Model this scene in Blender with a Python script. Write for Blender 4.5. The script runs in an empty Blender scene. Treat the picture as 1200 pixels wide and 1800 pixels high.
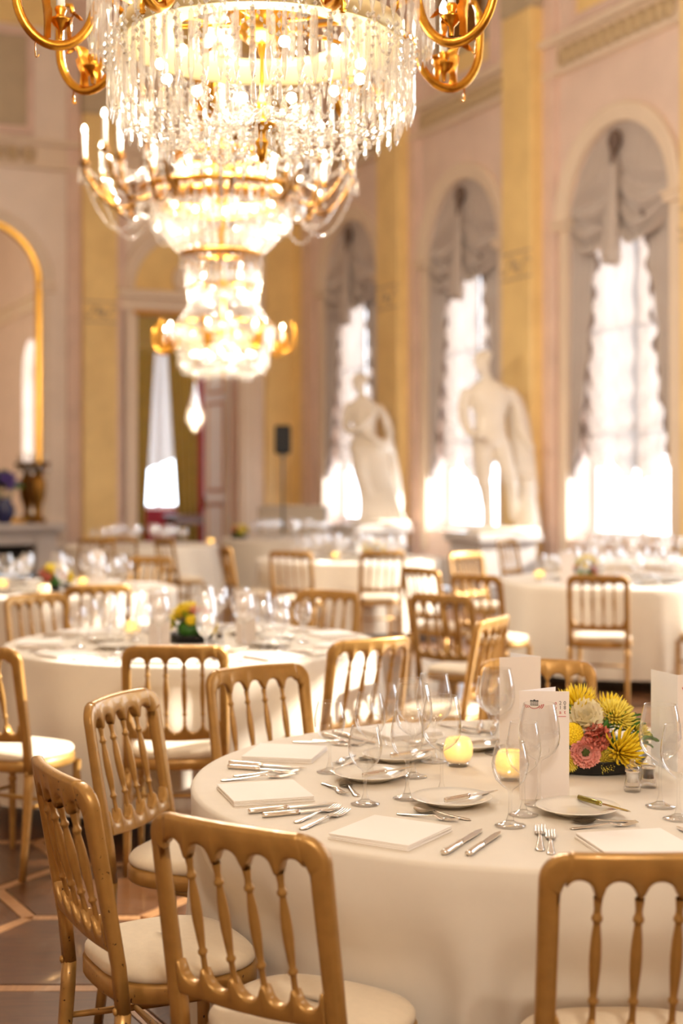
import bpy, math, random
from mathutils import Vector, Matrix, noise
R_ = math.radians
PI = math.pi
SCN = bpy.context.scene
COL = SCN.collection
random.seed(7)

# ------------------------------------------------------------------ camera
EYE = 1.55          # eye height of the photographer
FPX = 2500.0        # 50 mm lens on the 1200x1800 frame, in pixels
HOR = 840.0         # horizon row
cam_d = bpy.data.cameras.new('camera')
cam_d.sensor_fit = 'AUTO'; cam_d.sensor_width = 36.0
cam_d.lens = 50.0
cam_d.shift_y = -(900 - HOR) / 1800.0
cam_d.clip_start = 0.05; cam_d.clip_end = 200
cam_d.dof.use_dof = True
cam_d.dof.focus_distance = 3.45
cam_d.dof.aperture_fstop = 2.0
cam = bpy.data.objects.new('camera', cam_d)
cam.location = (0, 0, EYE); cam.rotation_euler = (R_(90), 0, 0)
COL.objects.link(cam)
SCN.camera = cam

# ------------------------------------------------------------------ world, sun, exposure
SKY_COL = (0.80, 0.90, 1.0); SKY_STR = 6.0
SUN_STR = 13.0; SUN_DIR = Vector((-0.95, -0.16, -0.47))
LAMP_W = 1.9        # overall dimmer of the chandeliers
EXPO = 0.34
world = bpy.data.worlds.new('sky'); SCN.world = world
world.use_nodes = True
bgn = world.node_tree.nodes['Background']
bgn.inputs[0].default_value = (*SKY_COL, 1); bgn.inputs[1].default_value = SKY_STR
sun_d = bpy.data.lights.new('sun', 'SUN'); sun_d.energy = SUN_STR; sun_d.angle = R_(0.6)
sun_d.color = (1.0, 0.93, 0.82)
sun = bpy.data.objects.new('sun', sun_d); COL.objects.link(sun)
sun.rotation_euler = SUN_DIR.to_track_quat('-Z', 'Y').to_euler(); sun.location = (20, 12, 14)
vs = SCN.view_settings
vs.view_transform = 'Standard'; vs.look = 'None'; vs.exposure = EXPO; vs.gamma = 1.0
vs.use_curve_mapping = False
cy = SCN.cycles
cy.max_bounces = 12; cy.diffuse_bounces = 5; cy.glossy_bounces = 4
cy.transmission_bounces = 6; cy.transparent_max_bounces = 48
cy.caustics_reflective = False; cy.caustics_refractive = False
cy.sample_clamp_indirect = 6.0; cy.sample_clamp_direct = 0.0

# ------------------------------------------------------------------ helpers
def lin(c):
    return tuple(((v/255)/12.92 if v/255 <= .04045 else ((v/255+.055)/1.055)**2.4) for v in c)

def tag(o, label=None, cat=None, group=None, kind=None):
    if label: o['label'] = label
    if cat: o['category'] = cat
    if group: o['group'] = group
    if kind: o['kind'] = kind
    return o

def children(o):
    return [c for c in KIDS.get(o.name, [])]
KIDS = {}
def adopt(o, parent):
    if parent is not None:
        o.parent = parent
        KIDS.setdefault(parent.name, []).append(o)

def empty(name, loc=(0, 0, 0), rz=0.0, parent=None):
    o = bpy.data.objects.new(name, None); COL.objects.link(o)
    o.empty_display_size = 0.1
    o.location = loc; o.rotation_euler = (0, 0, rz)
    adopt(o, parent)
    return o

def copy_tree(o, parent=None):
    c = o.copy(); COL.objects.link(c)
    if parent is not None:
        c.parent = parent; KIDS.setdefault(parent.name, []).append(c)
    for ch in children(o):
        copy_tree(ch, c)
    return c

class MB:
    """collects verts and faces, then links them as ONE mesh object"""
    def __init__(s): s.v = []; s.f = []; s.fs = []
    def add(s, verts, faces, smooth=True):
        b = len(s.v)
        s.v.extend([tuple(p) for p in verts])
        for f in faces:
            s.f.append([i+b for i in f]); s.fs.append(smooth)
        return s
    def box(s, x0, x1, y0, y1, z0, z1, M=None, bev=0.0):
        if bev > 0:
            b = bev
            ring = []
            def rr(z, i):
                a = [(x0+i+b, y0+i), (x1-i-b, y0+i), (x1-i, y0+i+b), (x1-i, y1-i-b), (x1-i-b, y1-i), (x0+i+b, y1-i), (x0+i, y1-i-b), (x0+i, y0+i+b)]
                return [(p[0], p[1], z) for p in a]
            rings = [rr(z0, b), rr(z0+b, 0), rr(z1-b, 0), rr(z1, b)]
            if M: rings = [[M @ Vector(p) for p in r] for r in rings]
            return s.loft(rings, True, True, False)
        v = [(x0,y0,z0),(x1,y0,z0),(x1,y1,z0),(x0,y1,z0),(x0,y0,z1),(x1,y0,z1),(x1,y1,z1),(x0,y1,z1)]
        if M: v = [M @ Vector(p) for p in v]
        return s.add(v, [(3,2,1,0),(4,5,6,7),(0,1,5,4),(1,2,6,5),(2,3,7,6),(3,0,4,7)], False)
    def loft(s, rings, cap0=True, cap1=True, smooth=True, closed=True):
        n = len(rings[0]); v = []; f = []
        for r in rings: v.extend(r)
        for k in range(len(rings)-1):
            for i in range(n if closed else n-1):
                j = (i+1) % n
                f.append((k*n+i, k*n+j, (k+1)*n+j, (k+1)*n+i))
        if cap0: f.append(tuple(reversed(range(n))))
        if cap1: f.append(tuple((len(rings)-1)*n+i for i in range(n)))
        return s.add(v, f, smooth)
    def lathe(s, prof, seg=24, c=(0, 0, 0), smooth=True, M=None, sx=1.0, sy=1.0):
        rings = []
        for r, z in prof:
            rr = max(r, 1e-5)
            rings.append([(c[0]+sx*rr*math.cos(2*PI*i/seg), c[1]+sy*rr*math.sin(2*PI*i/seg), c[2]+z) for i in range(seg)])
        if M: rings = [[M @ Vector(p) for p in r] for r in rings]
        cl0 = prof[0][0] > 1e-4; cl1 = prof[-1][0] > 1e-4
        return s.loft(rings, False if not cl0 else False, False, smooth)
    def tube(s, pts, rad, seg=8, caps=True, smooth=True):
        pts = [Vector(p) for p in pts]
        n = len(pts)
        if not isinstance(rad, (list, tuple)): rad = [rad]*n
        t0 = (pts[1]-pts[0]).normalized()
        up = Vector((0, 0, 1)) if abs(t0.z) < .9 else Vector((1, 0, 0))
        nrm = (up - t0*up.dot(t0)).normalized()
        rings = []
        for i in range(n):
            t = (pts[min(i+1, n-1)]-pts[max(i-1, 0)])
            t = t.normalized() if t.length > 1e-9 else t0
            nrm = (nrm - t*nrm.dot(t))
            nrm = nrm.normalized() if nrm.length > 1e-6 else t.orthogonal().normalized()
            b = t.cross(nrm)
            rings.append([pts[i] + (nrm*math.cos(2*PI*k/seg) + b*math.sin(2*PI*k/seg))*rad[i] for k in range(seg)])
        return s.loft(rings, caps, caps, smooth)
    def ball(s, c, r, seg=12, rings=8, sx=1, sy=1, sz=1, M=None):
        prof = [(r*math.sin(PI*i/rings), -r*sz*math.cos(PI*i/rings)) for i in range(rings+1)]
        return s.lathe(prof, seg, c, True, M, sx, sy)
    def grid(s, fn, nu, nv, smooth=True):
        v = [fn(i/nu, j/nv) for j in range(nv+1) for i in range(nu+1)]
        f = [(j*(nu+1)+i, j*(nu+1)+i+1, (j+1)*(nu+1)+i+1, (j+1)*(nu+1)+i) for j in range(nv) for i in range(nu)]
        return s.add(v, f, smooth)
    def mesh(s, name, mat):
        me = bpy.data.meshes.new(name)
        me.from_pydata(s.v, [], s.f)
        me.polygons.foreach_set('use_smooth', s.fs)
        if mat is not None: me.materials.append(mat)
        me.update()
        return me
    def build(s, name, mat, parent=None, loc=None, rz=None, M=None):
        o = bpy.data.objects.new(name, s.mesh(name, mat)); COL.objects.link(o)
        adopt(o, parent)
        if M is not None: o.matrix_local = M
        if loc is not None: o.location = loc
        if rz is not None: o.rotation_euler = (0, 0, rz)
        return o

def inst(src, parent=None, loc=None, rot=None, scale=None, name=None):
    """a copy of one object that shares its mesh"""
    c = src.copy(); COL.objects.link(c)
    if parent is not None:
        c.parent = parent; KIDS.setdefault(parent.name, []).append(c)
    if loc is not None: c.location = loc
    if rot is not None: c.rotation_euler = rot
    if scale is not None: c.scale = scale if hasattr(scale, '__len__') else (scale,)*3
    return c

def at(px, py, z):
    """point of the horizontal plane z seen on row py, column px of the photograph"""
    d = FPX*(EYE-z)/(py-HOR)
    return Vector(((px-600)/FPX*d, d, z))

# ------------------------------------------------------------------ materials
def new_mat(name):
    m = bpy.data.materials.new(name); m.use_nodes = True
    nt = m.node_tree
    return m, nt, nt.nodes['Principled BSDF']

def pmat(name, rgb, rough=.5, metal=0.0, var=0.0, scale=8.0, bump=0.0, bscale=60.0, spec=.5, coat=0.0, sheen=0.0, stretch=None, rgb2=None):
    m, nt, p = new_mat(name)
    c = lin(rgb)
    p.inputs['Base Color'].default_value = (*c, 1)
    p.inputs['Roughness'].default_value = rough; p.inputs['Metallic'].default_value = metal
    p.inputs['Specular IOR Level'].default_value = spec
    p.inputs['Coat Weight'].default_value = coat; p.inputs['Sheen Weight'].default_value = sheen
    tc = nt.nodes.new('ShaderNodeTexCoord')
    src = tc.outputs['Object']
    if stretch:
        mp = nt.nodes.new('ShaderNodeMapping'); mp.inputs['Scale'].default_value = stretch
        nt.links.new(src, mp.inputs['Vector']); src = mp.outputs['Vector']
    if var > 0 or rgb2:
        n = nt.nodes.new('ShaderNodeTexNoise'); n.inputs['Scale'].default_value = scale; n.inputs['Detail'].default_value = 5
        nt.links.new(src, n.inputs['Vector'])
        r = nt.nodes.new('ShaderNodeValToRGB')
        r.color_ramp.elements[0].position = .3; r.color_ramp.elements[1].position = .7
        a = tuple(v*(1-var) for v in c); b = lin(rgb2) if rgb2 else tuple(min(1, v*(1+var)) for v in c)
        r.color_ramp.elements[0].color = (*a, 1); r.color_ramp.elements[1].color = (*b, 1)
        nt.links.new(n.outputs['Fac'], r.inputs['Fac']); nt.links.new(r.outputs['Color'], p.inputs['Base Color'])
    if bump > 0:
        n2 = nt.nodes.new('ShaderNodeTexNoise'); n2.inputs['Scale'].default_value = bscale; n2.inputs['Detail'].default_value = 3
        nt.links.new(src, n2.inputs['Vector'])
        b = nt.nodes.new('ShaderNodeBump'); b.inputs['Strength'].default_value = bump; b.inputs['Distance'].default_value = .01
        nt.links.new(n2.outputs['Fac'], b.inputs['Height']); nt.links.new(b.outputs['Normal'], p.inputs['Normal'])
    return m

def thin_glass(name, tint=(1, 1, 1), base=.035, edge=.75, power=3.0, rough=.015, rim=(.5, .5, .5)):
    """thin clear wall: Fresnel-like reflection over a clear pane whose edge, seen along the wall, absorbs a little"""
    m = bpy.data.materials.new(name); m.use_nodes = True; nt = m.node_tree; nt.nodes.clear()
    out = nt.nodes.new('ShaderNodeOutputMaterial'); mix = nt.nodes.new('ShaderNodeMixShader')
    tr = nt.nodes.new('ShaderNodeBsdfTransparent')
    gl = nt.nodes.new('ShaderNodeBsdfGlossy'); gl.inputs['Roughness'].default_value = rough
    gl.inputs[0].default_value = (1, 1, 1, 1)
    lw = nt.nodes.new('ShaderNodeLayerWeight'); lw.inputs['Blend'].default_value = .5
    pw = nt.nodes.new('ShaderNodeMath'); pw.operation = 'POWER'; pw.inputs[1].default_value = power
    mr = nt.nodes.new('ShaderNodeMapRange'); mr.inputs['To Min'].default_value = base; mr.inputs['To Max'].default_value = edge
    p2 = nt.nodes.new('ShaderNodeMath'); p2.operation = 'POWER'; p2.inputs[1].default_value = power*2
    mc = nt.nodes.new('ShaderNodeMix'); mc.data_type = 'RGBA'
    mc.inputs['A'].default_value = (*tint, 1); mc.inputs['B'].default_value = (*rim, 1)
    nt.links.new(lw.outputs['Facing'], pw.inputs[0]); nt.links.new(pw.outputs[0], mr.inputs['Value'])
    nt.links.new(lw.outputs['Facing'], p2.inputs[0]); nt.links.new(p2.outputs[0], mc.inputs['Factor']); nt.links.new(mc.outputs['Result'], tr.inputs[0])
    nt.links.new(mr.outputs[0], mix.inputs[0]); nt.links.new(tr.outputs[0], mix.inputs[1]); nt.links.new(gl.outputs[0], mix.inputs[2])
    nt.links.new(mix.outputs[0], out.inputs[0])
    return m

def mix_mat(name, parts):
    """weighted sum of simple shaders: [(weight, node type, colour, roughness)]"""
    m = bpy.data.materials.new(name); m.use_nodes = True; nt = m.node_tree; nt.nodes.clear()
    out = nt.nodes.new('ShaderNodeOutputMaterial')
    acc = None; tot = 0
    for w, typ, col, rough in parts:
        n = nt.nodes.new(typ); n.inputs[0].default_value = (*col, 1)
        if rough is not None and 'Roughness' in n.inputs: n.inputs['Roughness'].default_value = rough
        if acc is None: acc = n.outputs[0]; tot = w
        else:
            mx = nt.nodes.new('ShaderNodeMixShader'); tot += w
            mx.inputs[0].default_value = w/tot
            nt.links.new(acc, mx.inputs[1]); nt.links.new(n.outputs[0], mx.inputs[2]); acc = mx.outputs[0]
    nt.links.new(acc, out.inputs[0])
    return m

def emit(name, rgb, strength):
    m = bpy.data.materials.new(name); m.use_nodes = True; nt = m.node_tree; nt.nodes.clear()
    out = nt.nodes.new('ShaderNodeOutputMaterial'); e = nt.nodes.new('ShaderNodeEmission')
    e.inputs[0].default_value = (*rgb, 1); e.inputs[1].default_value = strength
    nt.links.new(e.outputs[0], out.inputs[0])
    return m

M_PINK = pmat('pink stucco', (236, 212, 196), .55, var=.07, scale=1.6, bump=.05, bscale=30)
M_PINK2 = pmat('rose marble', (232, 204, 188), .35, var=.08, scale=2.5)
M_CREAM = pmat('cream plaster', (238, 218, 194), .5, var=.03, scale=3)
M_PINKF = pmat('pale rose stucco', (244, 228, 212), .55, var=.06, scale=1.6, bump=.05, bscale=30)
M_YEL = pmat('yellow scagliola', (248, 214, 146), .33, var=.09, scale=2.2)
M_BAND = pmat('grey grotesque ornament', (205, 180, 140), .5, var=.05)
M_GREYP = pmat('painted attic panel', (196, 178, 148), .6, var=.08, scale=2)
M_CEIL = pmat('ceiling plaster', (244, 234, 218), .6)
M_MARBLE = pmat('statue marble', (238, 226, 208), .38, var=.06, scale=4)
M_STONE = pmat('grey marble', (206, 198, 192), .3, var=.1, scale=3)
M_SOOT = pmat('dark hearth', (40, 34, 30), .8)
M_GILT = pmat('gilded wood', (224, 170, 74), .32, 1.0, var=.1, scale=10)
M_ORMOLU = pmat('ormolu', (222, 160, 58), .28, 1.0, var=.12, scale=40)
M_RINGG = pmat('pale gilt ring', (250, 228, 172), .4, .35)
M_DKGOLD = pmat('aged bronze', (140, 98, 40), .4, .9, var=.2, scale=20)
M_CHAIR = pmat('gold chair paint', (176, 132, 68), .36, .45, var=.10, scale=30, bump=.03, bscale=90, coat=.25)
M_SEAT = pmat('cream seat cloth', (226, 208, 180), .85, var=.03, scale=60, bump=.12, bscale=500, sheen=.2)
M_CLOTH = pmat('white table linen', (222, 210, 192), .8, var=.015, scale=20, bump=.04, bscale=700, sheen=.15)
M_NAPKIN = pmat('white paper napkin', (243, 236, 228), .85, bump=.03, bscale=300)
M_CARD = pmat('white card', (238, 226, 216), .6)
M_CARD2 = pmat('white card inside', (246, 244, 246), .6)
M_SILVER = pmat('polished silver', (240, 232, 220), .2, 1.0, var=.04, scale=30)
M_OLIVEH = pmat('worn silver handle', (150, 138, 70), .25, 1.0)
M_PLATE = pmat('white porcelain', (240, 232, 218), .12, spec=.6)
M_BLACK = pmat('black lacquer', (14, 12, 12), .3)
M_BLKPL = pmat('black plastic', (16, 16, 17), .55)
M_STEEL = pmat('grey steel tube', (120, 128, 132), .35, .8)
M_WOODD = pmat('dark oak parquet', (86, 52, 26), .35, var=.28, scale=7, stretch=(1, 9, 1), coat=.2)
M_WOODL = pmat('light maple inlay', (168, 122, 80), .35, var=.15, scale=8, stretch=(1, 6, 1), coat=.2)
M_WOODF = pmat('brown parquet beyond', (108, 72, 46), .35, var=.15, scale=3)
M_BROWN = pmat('brown furniture wood', (92, 56, 34), .4, var=.15)
M_DRAPE = pmat('taupe satin', (194, 180, 170), .42, var=.04, scale=20, sheen=.5)
M_TRIM = pmat('dark taupe ruffle', (112, 92, 82), .6)
M_OLIVE = pmat('olive gold brocade', (150, 116, 18), .55, var=.15, scale=6, sheen=.3)
M_RED = pmat('crimson wall damask', (150, 28, 42), .7, var=.1, scale=5)
M_DOORW = pmat('ivory door paint', (232, 222, 204), .45)
M_WINW = pmat('white window paint', (236, 234, 234), .45)
M_CANDLE = pmat('white candle sleeve', (252, 244, 230), .5)
M_SALT = pmat('white salt', (246, 240, 232), .7)
M_PEPPER = pmat('peppercorns', (60, 44, 36), .7, var=.4, scale=200)
M_MIRROR = pmat('mirror glass', (236, 232, 222), .02, 1.0)
M_GLASS = thin_glass('wine glass', (.985, .985, .98), .075, 1.0, 2.4, .02, (.22, .22, .22))
M_GLASSF = thin_glass('blurred glass', (.98, .98, .98), .17, 1.0, 1.6, .03, (.5, .5, .5))
M_PANE = thin_glass('window pane', (.97, .98, 1.0), .05, .8, 4)
M_CRYST = mix_mat('cut crystal', [(.44, 'ShaderNodeBsdfTransparent', (1, .98, .95), None), (.34, 'ShaderNodeBsdfGlossy', (1, .98, .93), .06), (.12, 'ShaderNodeBsdfTranslucent', (1, .96, .88), None), (.10, 'ShaderNodeBsdfDiffuse', (1, .96, .9), 0)])
M_SHEER = mix_mat('white sheer', [(.03, 'ShaderNodeBsdfTransparent', (1, .97, .94), None), (.60, 'ShaderNodeBsdfTranslucent', (.17, .135, .115), None), (.35, 'ShaderNodeBsdfDiffuse', (.90, .80, .74), 0)])
M_FROST = mix_mat('frosted glass', [(.34, 'ShaderNodeBsdfTransparent', (1, .97, .9), None), (.42, 'ShaderNodeBsdfTranslucent', (1, .93, .8), None), (.25, 'ShaderNodeBsdfDiffuse', (1, .95, .88), 0), (.08, 'ShaderNodeBsdfGlossy', (1, 1, 1), .25)])
M_BULB = emit('candle bulb', (1.0, .84, .62), 24)
M_LED = emit('amber flame', (1.0, .55, .04), 30)
M_PRINTK = pmat('black print', (24, 22, 22), .6)
M_PRINTG = pmat('grey print', (84, 80, 78), .6)
M_PRINTR = pmat('red print', (196, 44, 40), .6)
M_FYEL = pmat('yellow petal', (250, 214, 40), .55, var=.12, scale=40)
M_FLEM = pmat('lemon petal', (250, 226, 96), .55, var=.1, scale=40)
M_FCREAM = pmat('cream petal', (255, 240, 208), .55, var=.06, scale=30)
M_FPINK = pmat('salmon petal', (232, 140, 118), .55, var=.12, scale=40)
M_FPINK2 = pmat('pale pink petal', (240, 166, 150), .55, var=.1, scale=40)
M_FCORE = pmat('green flower heart', (72, 84, 30), .6, var=.2, scale=90)
M_FPURP = pmat('violet petal', (96, 72, 150), .6, var=.2, scale=30)
M_LEAF = pmat('green leaf', (64, 116, 36), .45, var=.2, scale=30)
M_BLUEV = pmat('dark blue vase', (44, 48, 92), .25)

def worn(src):
    """the same paint with small dark chips"""
    m = src.copy(); m.name = 'chipped gold paint'; nt = m.node_tree; p = nt.nodes['Principled BSDF']
    old = p.inputs['Base Color'].links[0].from_socket
    tc = nt.nodes.new('ShaderNodeTexCoord'); n = nt.nodes.new('ShaderNodeTexNoise'); n.inputs['Scale'].default_value = 75; n.inputs['Detail'].default_value = 4
    g = nt.nodes.new('ShaderNodeMath'); g.operation = 'GREATER_THAN'; g.inputs[1].default_value = .685
    mx = nt.nodes.new('ShaderNodeMix'); mx.data_type = 'RGBA'; mx.inputs['B'].default_value = (.055, .022, .008, 1)
    nt.links.new(tc.outputs['Object'], n.inputs['Vector']); nt.links.new(n.outputs['Fac'], g.inputs[0]); nt.links.new(g.outputs[0], mx.inputs['Factor'])
    nt.links.new(old, mx.inputs['A']); nt.links.new(mx.outputs['Result'], p.inputs['Base Color'])
    return m
M_CHAIRW = worn(M_CHAIR)

# ================================================================== THE HALL
SC = 1.244
def Zs(z): return EYE + (z-EYE)*SC
CORN = Vector((-.626*SC, 20.05*SC, 0))
A_R = math.atan2(.901, -.433)      # right wall: local x runs away from the camera, local y into the hall
A_F = math.atan2(-.433, -.901)     # far wall: local x runs to the left, local y into the hall
FR = Matrix.Translation(CORN) @ Matrix.Rotation(A_R, 4, 'Z')
FF = Matrix.Translation(CORN) @ Matrix.Rotation(A_F, 4, 'Z')
HW = .79*SC; RO = .965*SC; ZSP = Zs(4.10); ZTOP = 10.2
SILL = .80
FRZ0, FRZ1 = Zs(5.60), Zs(5.86)
WIN_S = [1.72*SC + i*2.855*SC for i in range(6)]     # distance of each window axis from the far corner
PIL_S = [w + 1.43*SC for w in WIN_S]

def S(name, mb, mat, M, parent=None, kind='structure'):
    o = mb.build(name, mat, parent)
    if parent is None:
        o.matrix_world = M
        o['kind'] = kind
    return o

def arch_pts(cx, r, z0, n=20):
    return [(cx + r*math.cos(PI - PI*i/n), z0 + r*math.sin(PI*i/n)) for i in range(n+1)]

def arch_wall(mb, x0, x1, zt, ops, depth):
    """wall face in the plane y=0 with round-headed openings (cx, half, zspring, zsill) and reveals of the given depth"""
    xs = x0
    def q(a, b, c, d): mb.add([a, b, c, d], [(0, 1, 2, 3)], False)
    for cx, h, zs, zl in ops:
        q((xs, 0, 0), (xs, 0, zt), (cx-h, 0, zt), (cx-h, 0, 0))
        if zl > 0: q((cx-h, 0, 0), (cx-h, 0, zl), (cx+h, 0, zl), (cx+h, 0, 0))
        p = arch_pts(cx, h, zs)
        for i in range(len(p)-1):
            a, b = p[i], p[i+1]
            q((a[0], 0, a[1]), (a[0], 0, zt), (b[0], 0, zt), (b[0], 0, b[1]))
            q((a[0], 0, a[1]), (b[0], 0, b[1]), (b[0], -depth, b[1]), (a[0], -depth, a[1]))
        q((cx-h, 0, zl), (cx-h, 0, zs), (cx-h, -depth, zs), (cx-h, -depth, zl))
        q((cx+h, 0, zs), (cx+h, 0, zl), (cx+h, -depth, zl), (cx+h, -depth, zs))
        if zl > 0: q((cx-h, 0, zl), (cx+h, 0, zl), (cx+h, -depth, zl), (cx-h, -depth, zl))
        xs = cx+h
    q((xs, 0, 0), (xs, 0, zt), (x1, 0, zt), (x1, 0, 0))

def archivolt(mb, cx, r0, r1, zs, y0, y1, n=24):
    rings = []
    for i in range(n+1):
        a = PI - PI*i/n
        c, s = math.cos(a), math.sin(a)
        m = (r1-r0)*.25
        prof = [(r0, y0), (r0, y1*.6), (r0+m*.6, y1*.7), (r0+m, y1*.72), (r1-m, y1*.9), (r1-m*.6, y1), (r1, y1*.8), (r1, y0)]
        rings.append([(cx+r*c, y, zs+r*s) for r, y in prof])
    mb.loft(rings, True, True, False)

RLEN = 30.0   # the right wall runs on behind the photographer
WDEP = .50
w = MB(); arch_wall(w, -RLEN, 0, ZTOP, [(-s, HW, ZSP, SILL) for s in reversed(WIN_S)], WDEP)
wall_r = S('wall_right', w, M_PINK, FR)
DOOR_S = 1.62*SC; MIR_S = 4.45*SC; FLEN = 17.0
# far wall: rectangular doorway, lunette above it stays closed
w = MB()
DT = Zs(3.79)
for q in ([(0,0,0),(0,0,ZTOP),(DOOR_S-HW,0,ZTOP),(DOOR_S-HW,0,0)], [(DOOR_S-HW,0,DT),(DOOR_S-HW,0,ZTOP),(DOOR_S+HW,0,ZTOP),(DOOR_S+HW,0,DT)],
          [(DOOR_S+HW,0,0),(DOOR_S+HW,0,ZTOP),(FLEN,0,ZTOP),(FLEN,0,0)],
          [(DOOR_S-HW,0,0),(DOOR_S-HW,0,DT),(DOOR_S-HW,-.5,DT),(DOOR_S-HW,-.5,0)], [(DOOR_S+HW,0,DT),(DOOR_S+HW,0,0),(DOOR_S+HW,-.5,0),(DOOR_S+HW,-.5,DT)],
          [(DOOR_S-HW,0,DT),(DOOR_S+HW,0,DT),(DOOR_S+HW,-.5,DT),(DOOR_S-HW,-.5,DT)]):
    w.add(q, [(0, 1, 2, 3)], False)
wall_f = S('wall_far', w, M_PINKF, FF)
# the two walls the photograph does not show close the hall
w = MB(); w.add([(FLEN, 0, 0), (FLEN, RLEN, 0), (FLEN, RLEN, ZTOP), (FLEN, 0, ZTOP)], [(0, 1, 2, 3)], False)
S('wall_left', w, M_CREAM, FF)
w = MB(); w.add([(FLEN, RLEN, 0), (0, RLEN, 0), (0, RLEN, ZTOP), (FLEN, RLEN, ZTOP)], [(0, 1, 2, 3)], False)
S('wall_back', w, M_CREAM, FF)
w = MB(); w.add([(0, 0, ZTOP), (0, RLEN, ZTOP), (FLEN, RLEN, ZTOP), (FLEN, 0, ZTOP)], [(0, 1, 2, 3)], False)
S('ceiling', w, M_CEIL, FF)
w = MB(); w.add([(-.0, 0, -.012), (FLEN, 0, -.012), (FLEN, RLEN, -.012), (0, RLEN, -.012)], [(0, 1, 2, 3)], False)
w.add([(DOOR_S-HW, 0, -.012), (DOOR_S-HW, -.5, -.012), (DOOR_S+HW, -.5, -.012), (DOOR_S+HW, 0, -.012)], [(0, 1, 2, 3)], False)
floor = S('floor', w, M_WOODF, FF)
floor_inv = floor.matrix_world.inverted()

# parquet: hexagonal dark panels between pale inlay strips, laid where the photograph shows the floor
HS = .40; IN = .03
def hexpts(r, z): return [(r*math.cos(PI/3*i), r*math.sin(PI/3*i), z) for i in range(6)]
hx = MB(); hx.loft([hexpts(HS-IN-.004, -.011), hexpts(HS-IN-.004, -.002), hexpts(HS-IN-.007, 0)], False, True, False)
st = MB()
L = HS*.5 - .012
st.loft([[(-IN*.8, -L, -.011), (IN*.8, -L, -.011), (IN*.8, L, -.011), (-IN*.8, L, -.011)], [(-IN*.8, -L, -.0015), (IN*.8, -L, -.0015), (IN*.8, L, -.0015), (-IN*.8, L, -.0015)]], False, True, False)
cells = []
for i in range(-12, 13):
    for j in range(-2, 30):
        x = -.9 + i*HS*1.5; y = 1.9 + (j + (i % 2)*.5)*HS*math.sqrt(3)
        if 1.5 < y < 12.5 and abs(x/y) < .5 and math.hypot(x-.51, y-3.8) > .35 and -5 < x < 3.2: cells.append((x, y, (i*7+j*3) % 6))
cells.sort(key=lambda c: c[1]*c[1]+(c[0]+.6)**2)
panel0 = strip0 = None; nst = 0; rest = MB(); ap = HS*math.sqrt(3)/2
for x, y, q in cells[:290]:
    p = hx.build('parquet_panel', M_WOODD, floor) if panel0 is None else inst(panel0, floor)
    panel0 = panel0 or p
    p.matrix_local = floor_inv @ Matrix.Translation((x, y, 0)) @ Matrix.Rotation(PI/3*q, 4, 'Z')
    for k in range(3):
        a = PI/6 + k*PI/3
        M = floor_inv @ Matrix.Translation((x+ap*math.cos(a), y+ap*math.sin(a), 0)) @ Matrix.Rotation(a, 4, 'Z')
        nst += 1
        if nst > 290:
            rest.add([M @ Vector(v) for v in st.v], st.f, False); continue
        s_ = st.build('inlay_strip', M_WOODL, floor) if strip0 is None else inst(strip0, floor)
        strip0 = strip0 or s_
        s_.matrix_local = M
if rest.v: rest.build('inlay_strip', M_WOODL, floor)['kind'] = 'stuff'

# friezes, pilasters, archivolts, attic panels
def frieze(name, x0, x1, M, gaps):
    mb = MB()
    xs = x0
    for a, b in gaps + [(x1, x1)]:
        if a > xs:
            mb.box(xs, a, -.02, .05, FRZ0, FRZ1)
            mb.box(xs, a, -.02, .12, FRZ0-.06, FRZ0, bev=.01); mb.box(xs, a, -.02, .17, FRZ1, FRZ1+.09, bev=.015)
        xs = max(xs, b)
    return S(name, mb, M_CREAM, M)
PW, PB = .27*SC, .46*SC     # half widths: yellow shaft, pink backing
gapsR = [(-s-PW, -s+PW) for s in reversed(PIL_S)]
tr1 = frieze('trim_1', -RLEN, 0, FR, gapsR)
tr2 = frieze('trim_2', 0, FLEN, FF, [(2.66*SC, 3.14*SC)])
eg0 = None
def eggs(par, x0, x1, n):
    global eg0
    for i in range(n):
        x = x0 + (x1-x0)*(i+.5)/n
        if eg0 is None:
            e = MB(); e.ball((0, 0, 0), .1, 10, 6, sx=.8, sy=.35, sz=1.25); e.tube([(-.11, 0, .1), (-.1, .02, -.08), (0, .02, -.13), (.1, .02, -.08), (.11, 0, .1)], .014, 5)
            eg0 = o = e.build('egg_ornament', M_BAND, par)
        else: o = inst(eg0, par)
        o.location = (x, .06, (FRZ0+FRZ1)/2); o.rotation_euler = (0, 0, 0)
for a, b in ((PIL_S[2], PIL_S[1]), (PIL_S[1], PIL_S[0])):
    eggs(tr1, -a+PB+.1, -b-PB-.1, 12)
eggs(tr1, -PIL_S[0]+PB+.1, -.7, 8)
eggs(tr2, 3.7*SC, 6.2*SC, 12); eggs(tr2, .7*SC, 2.3*SC, 8)

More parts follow.
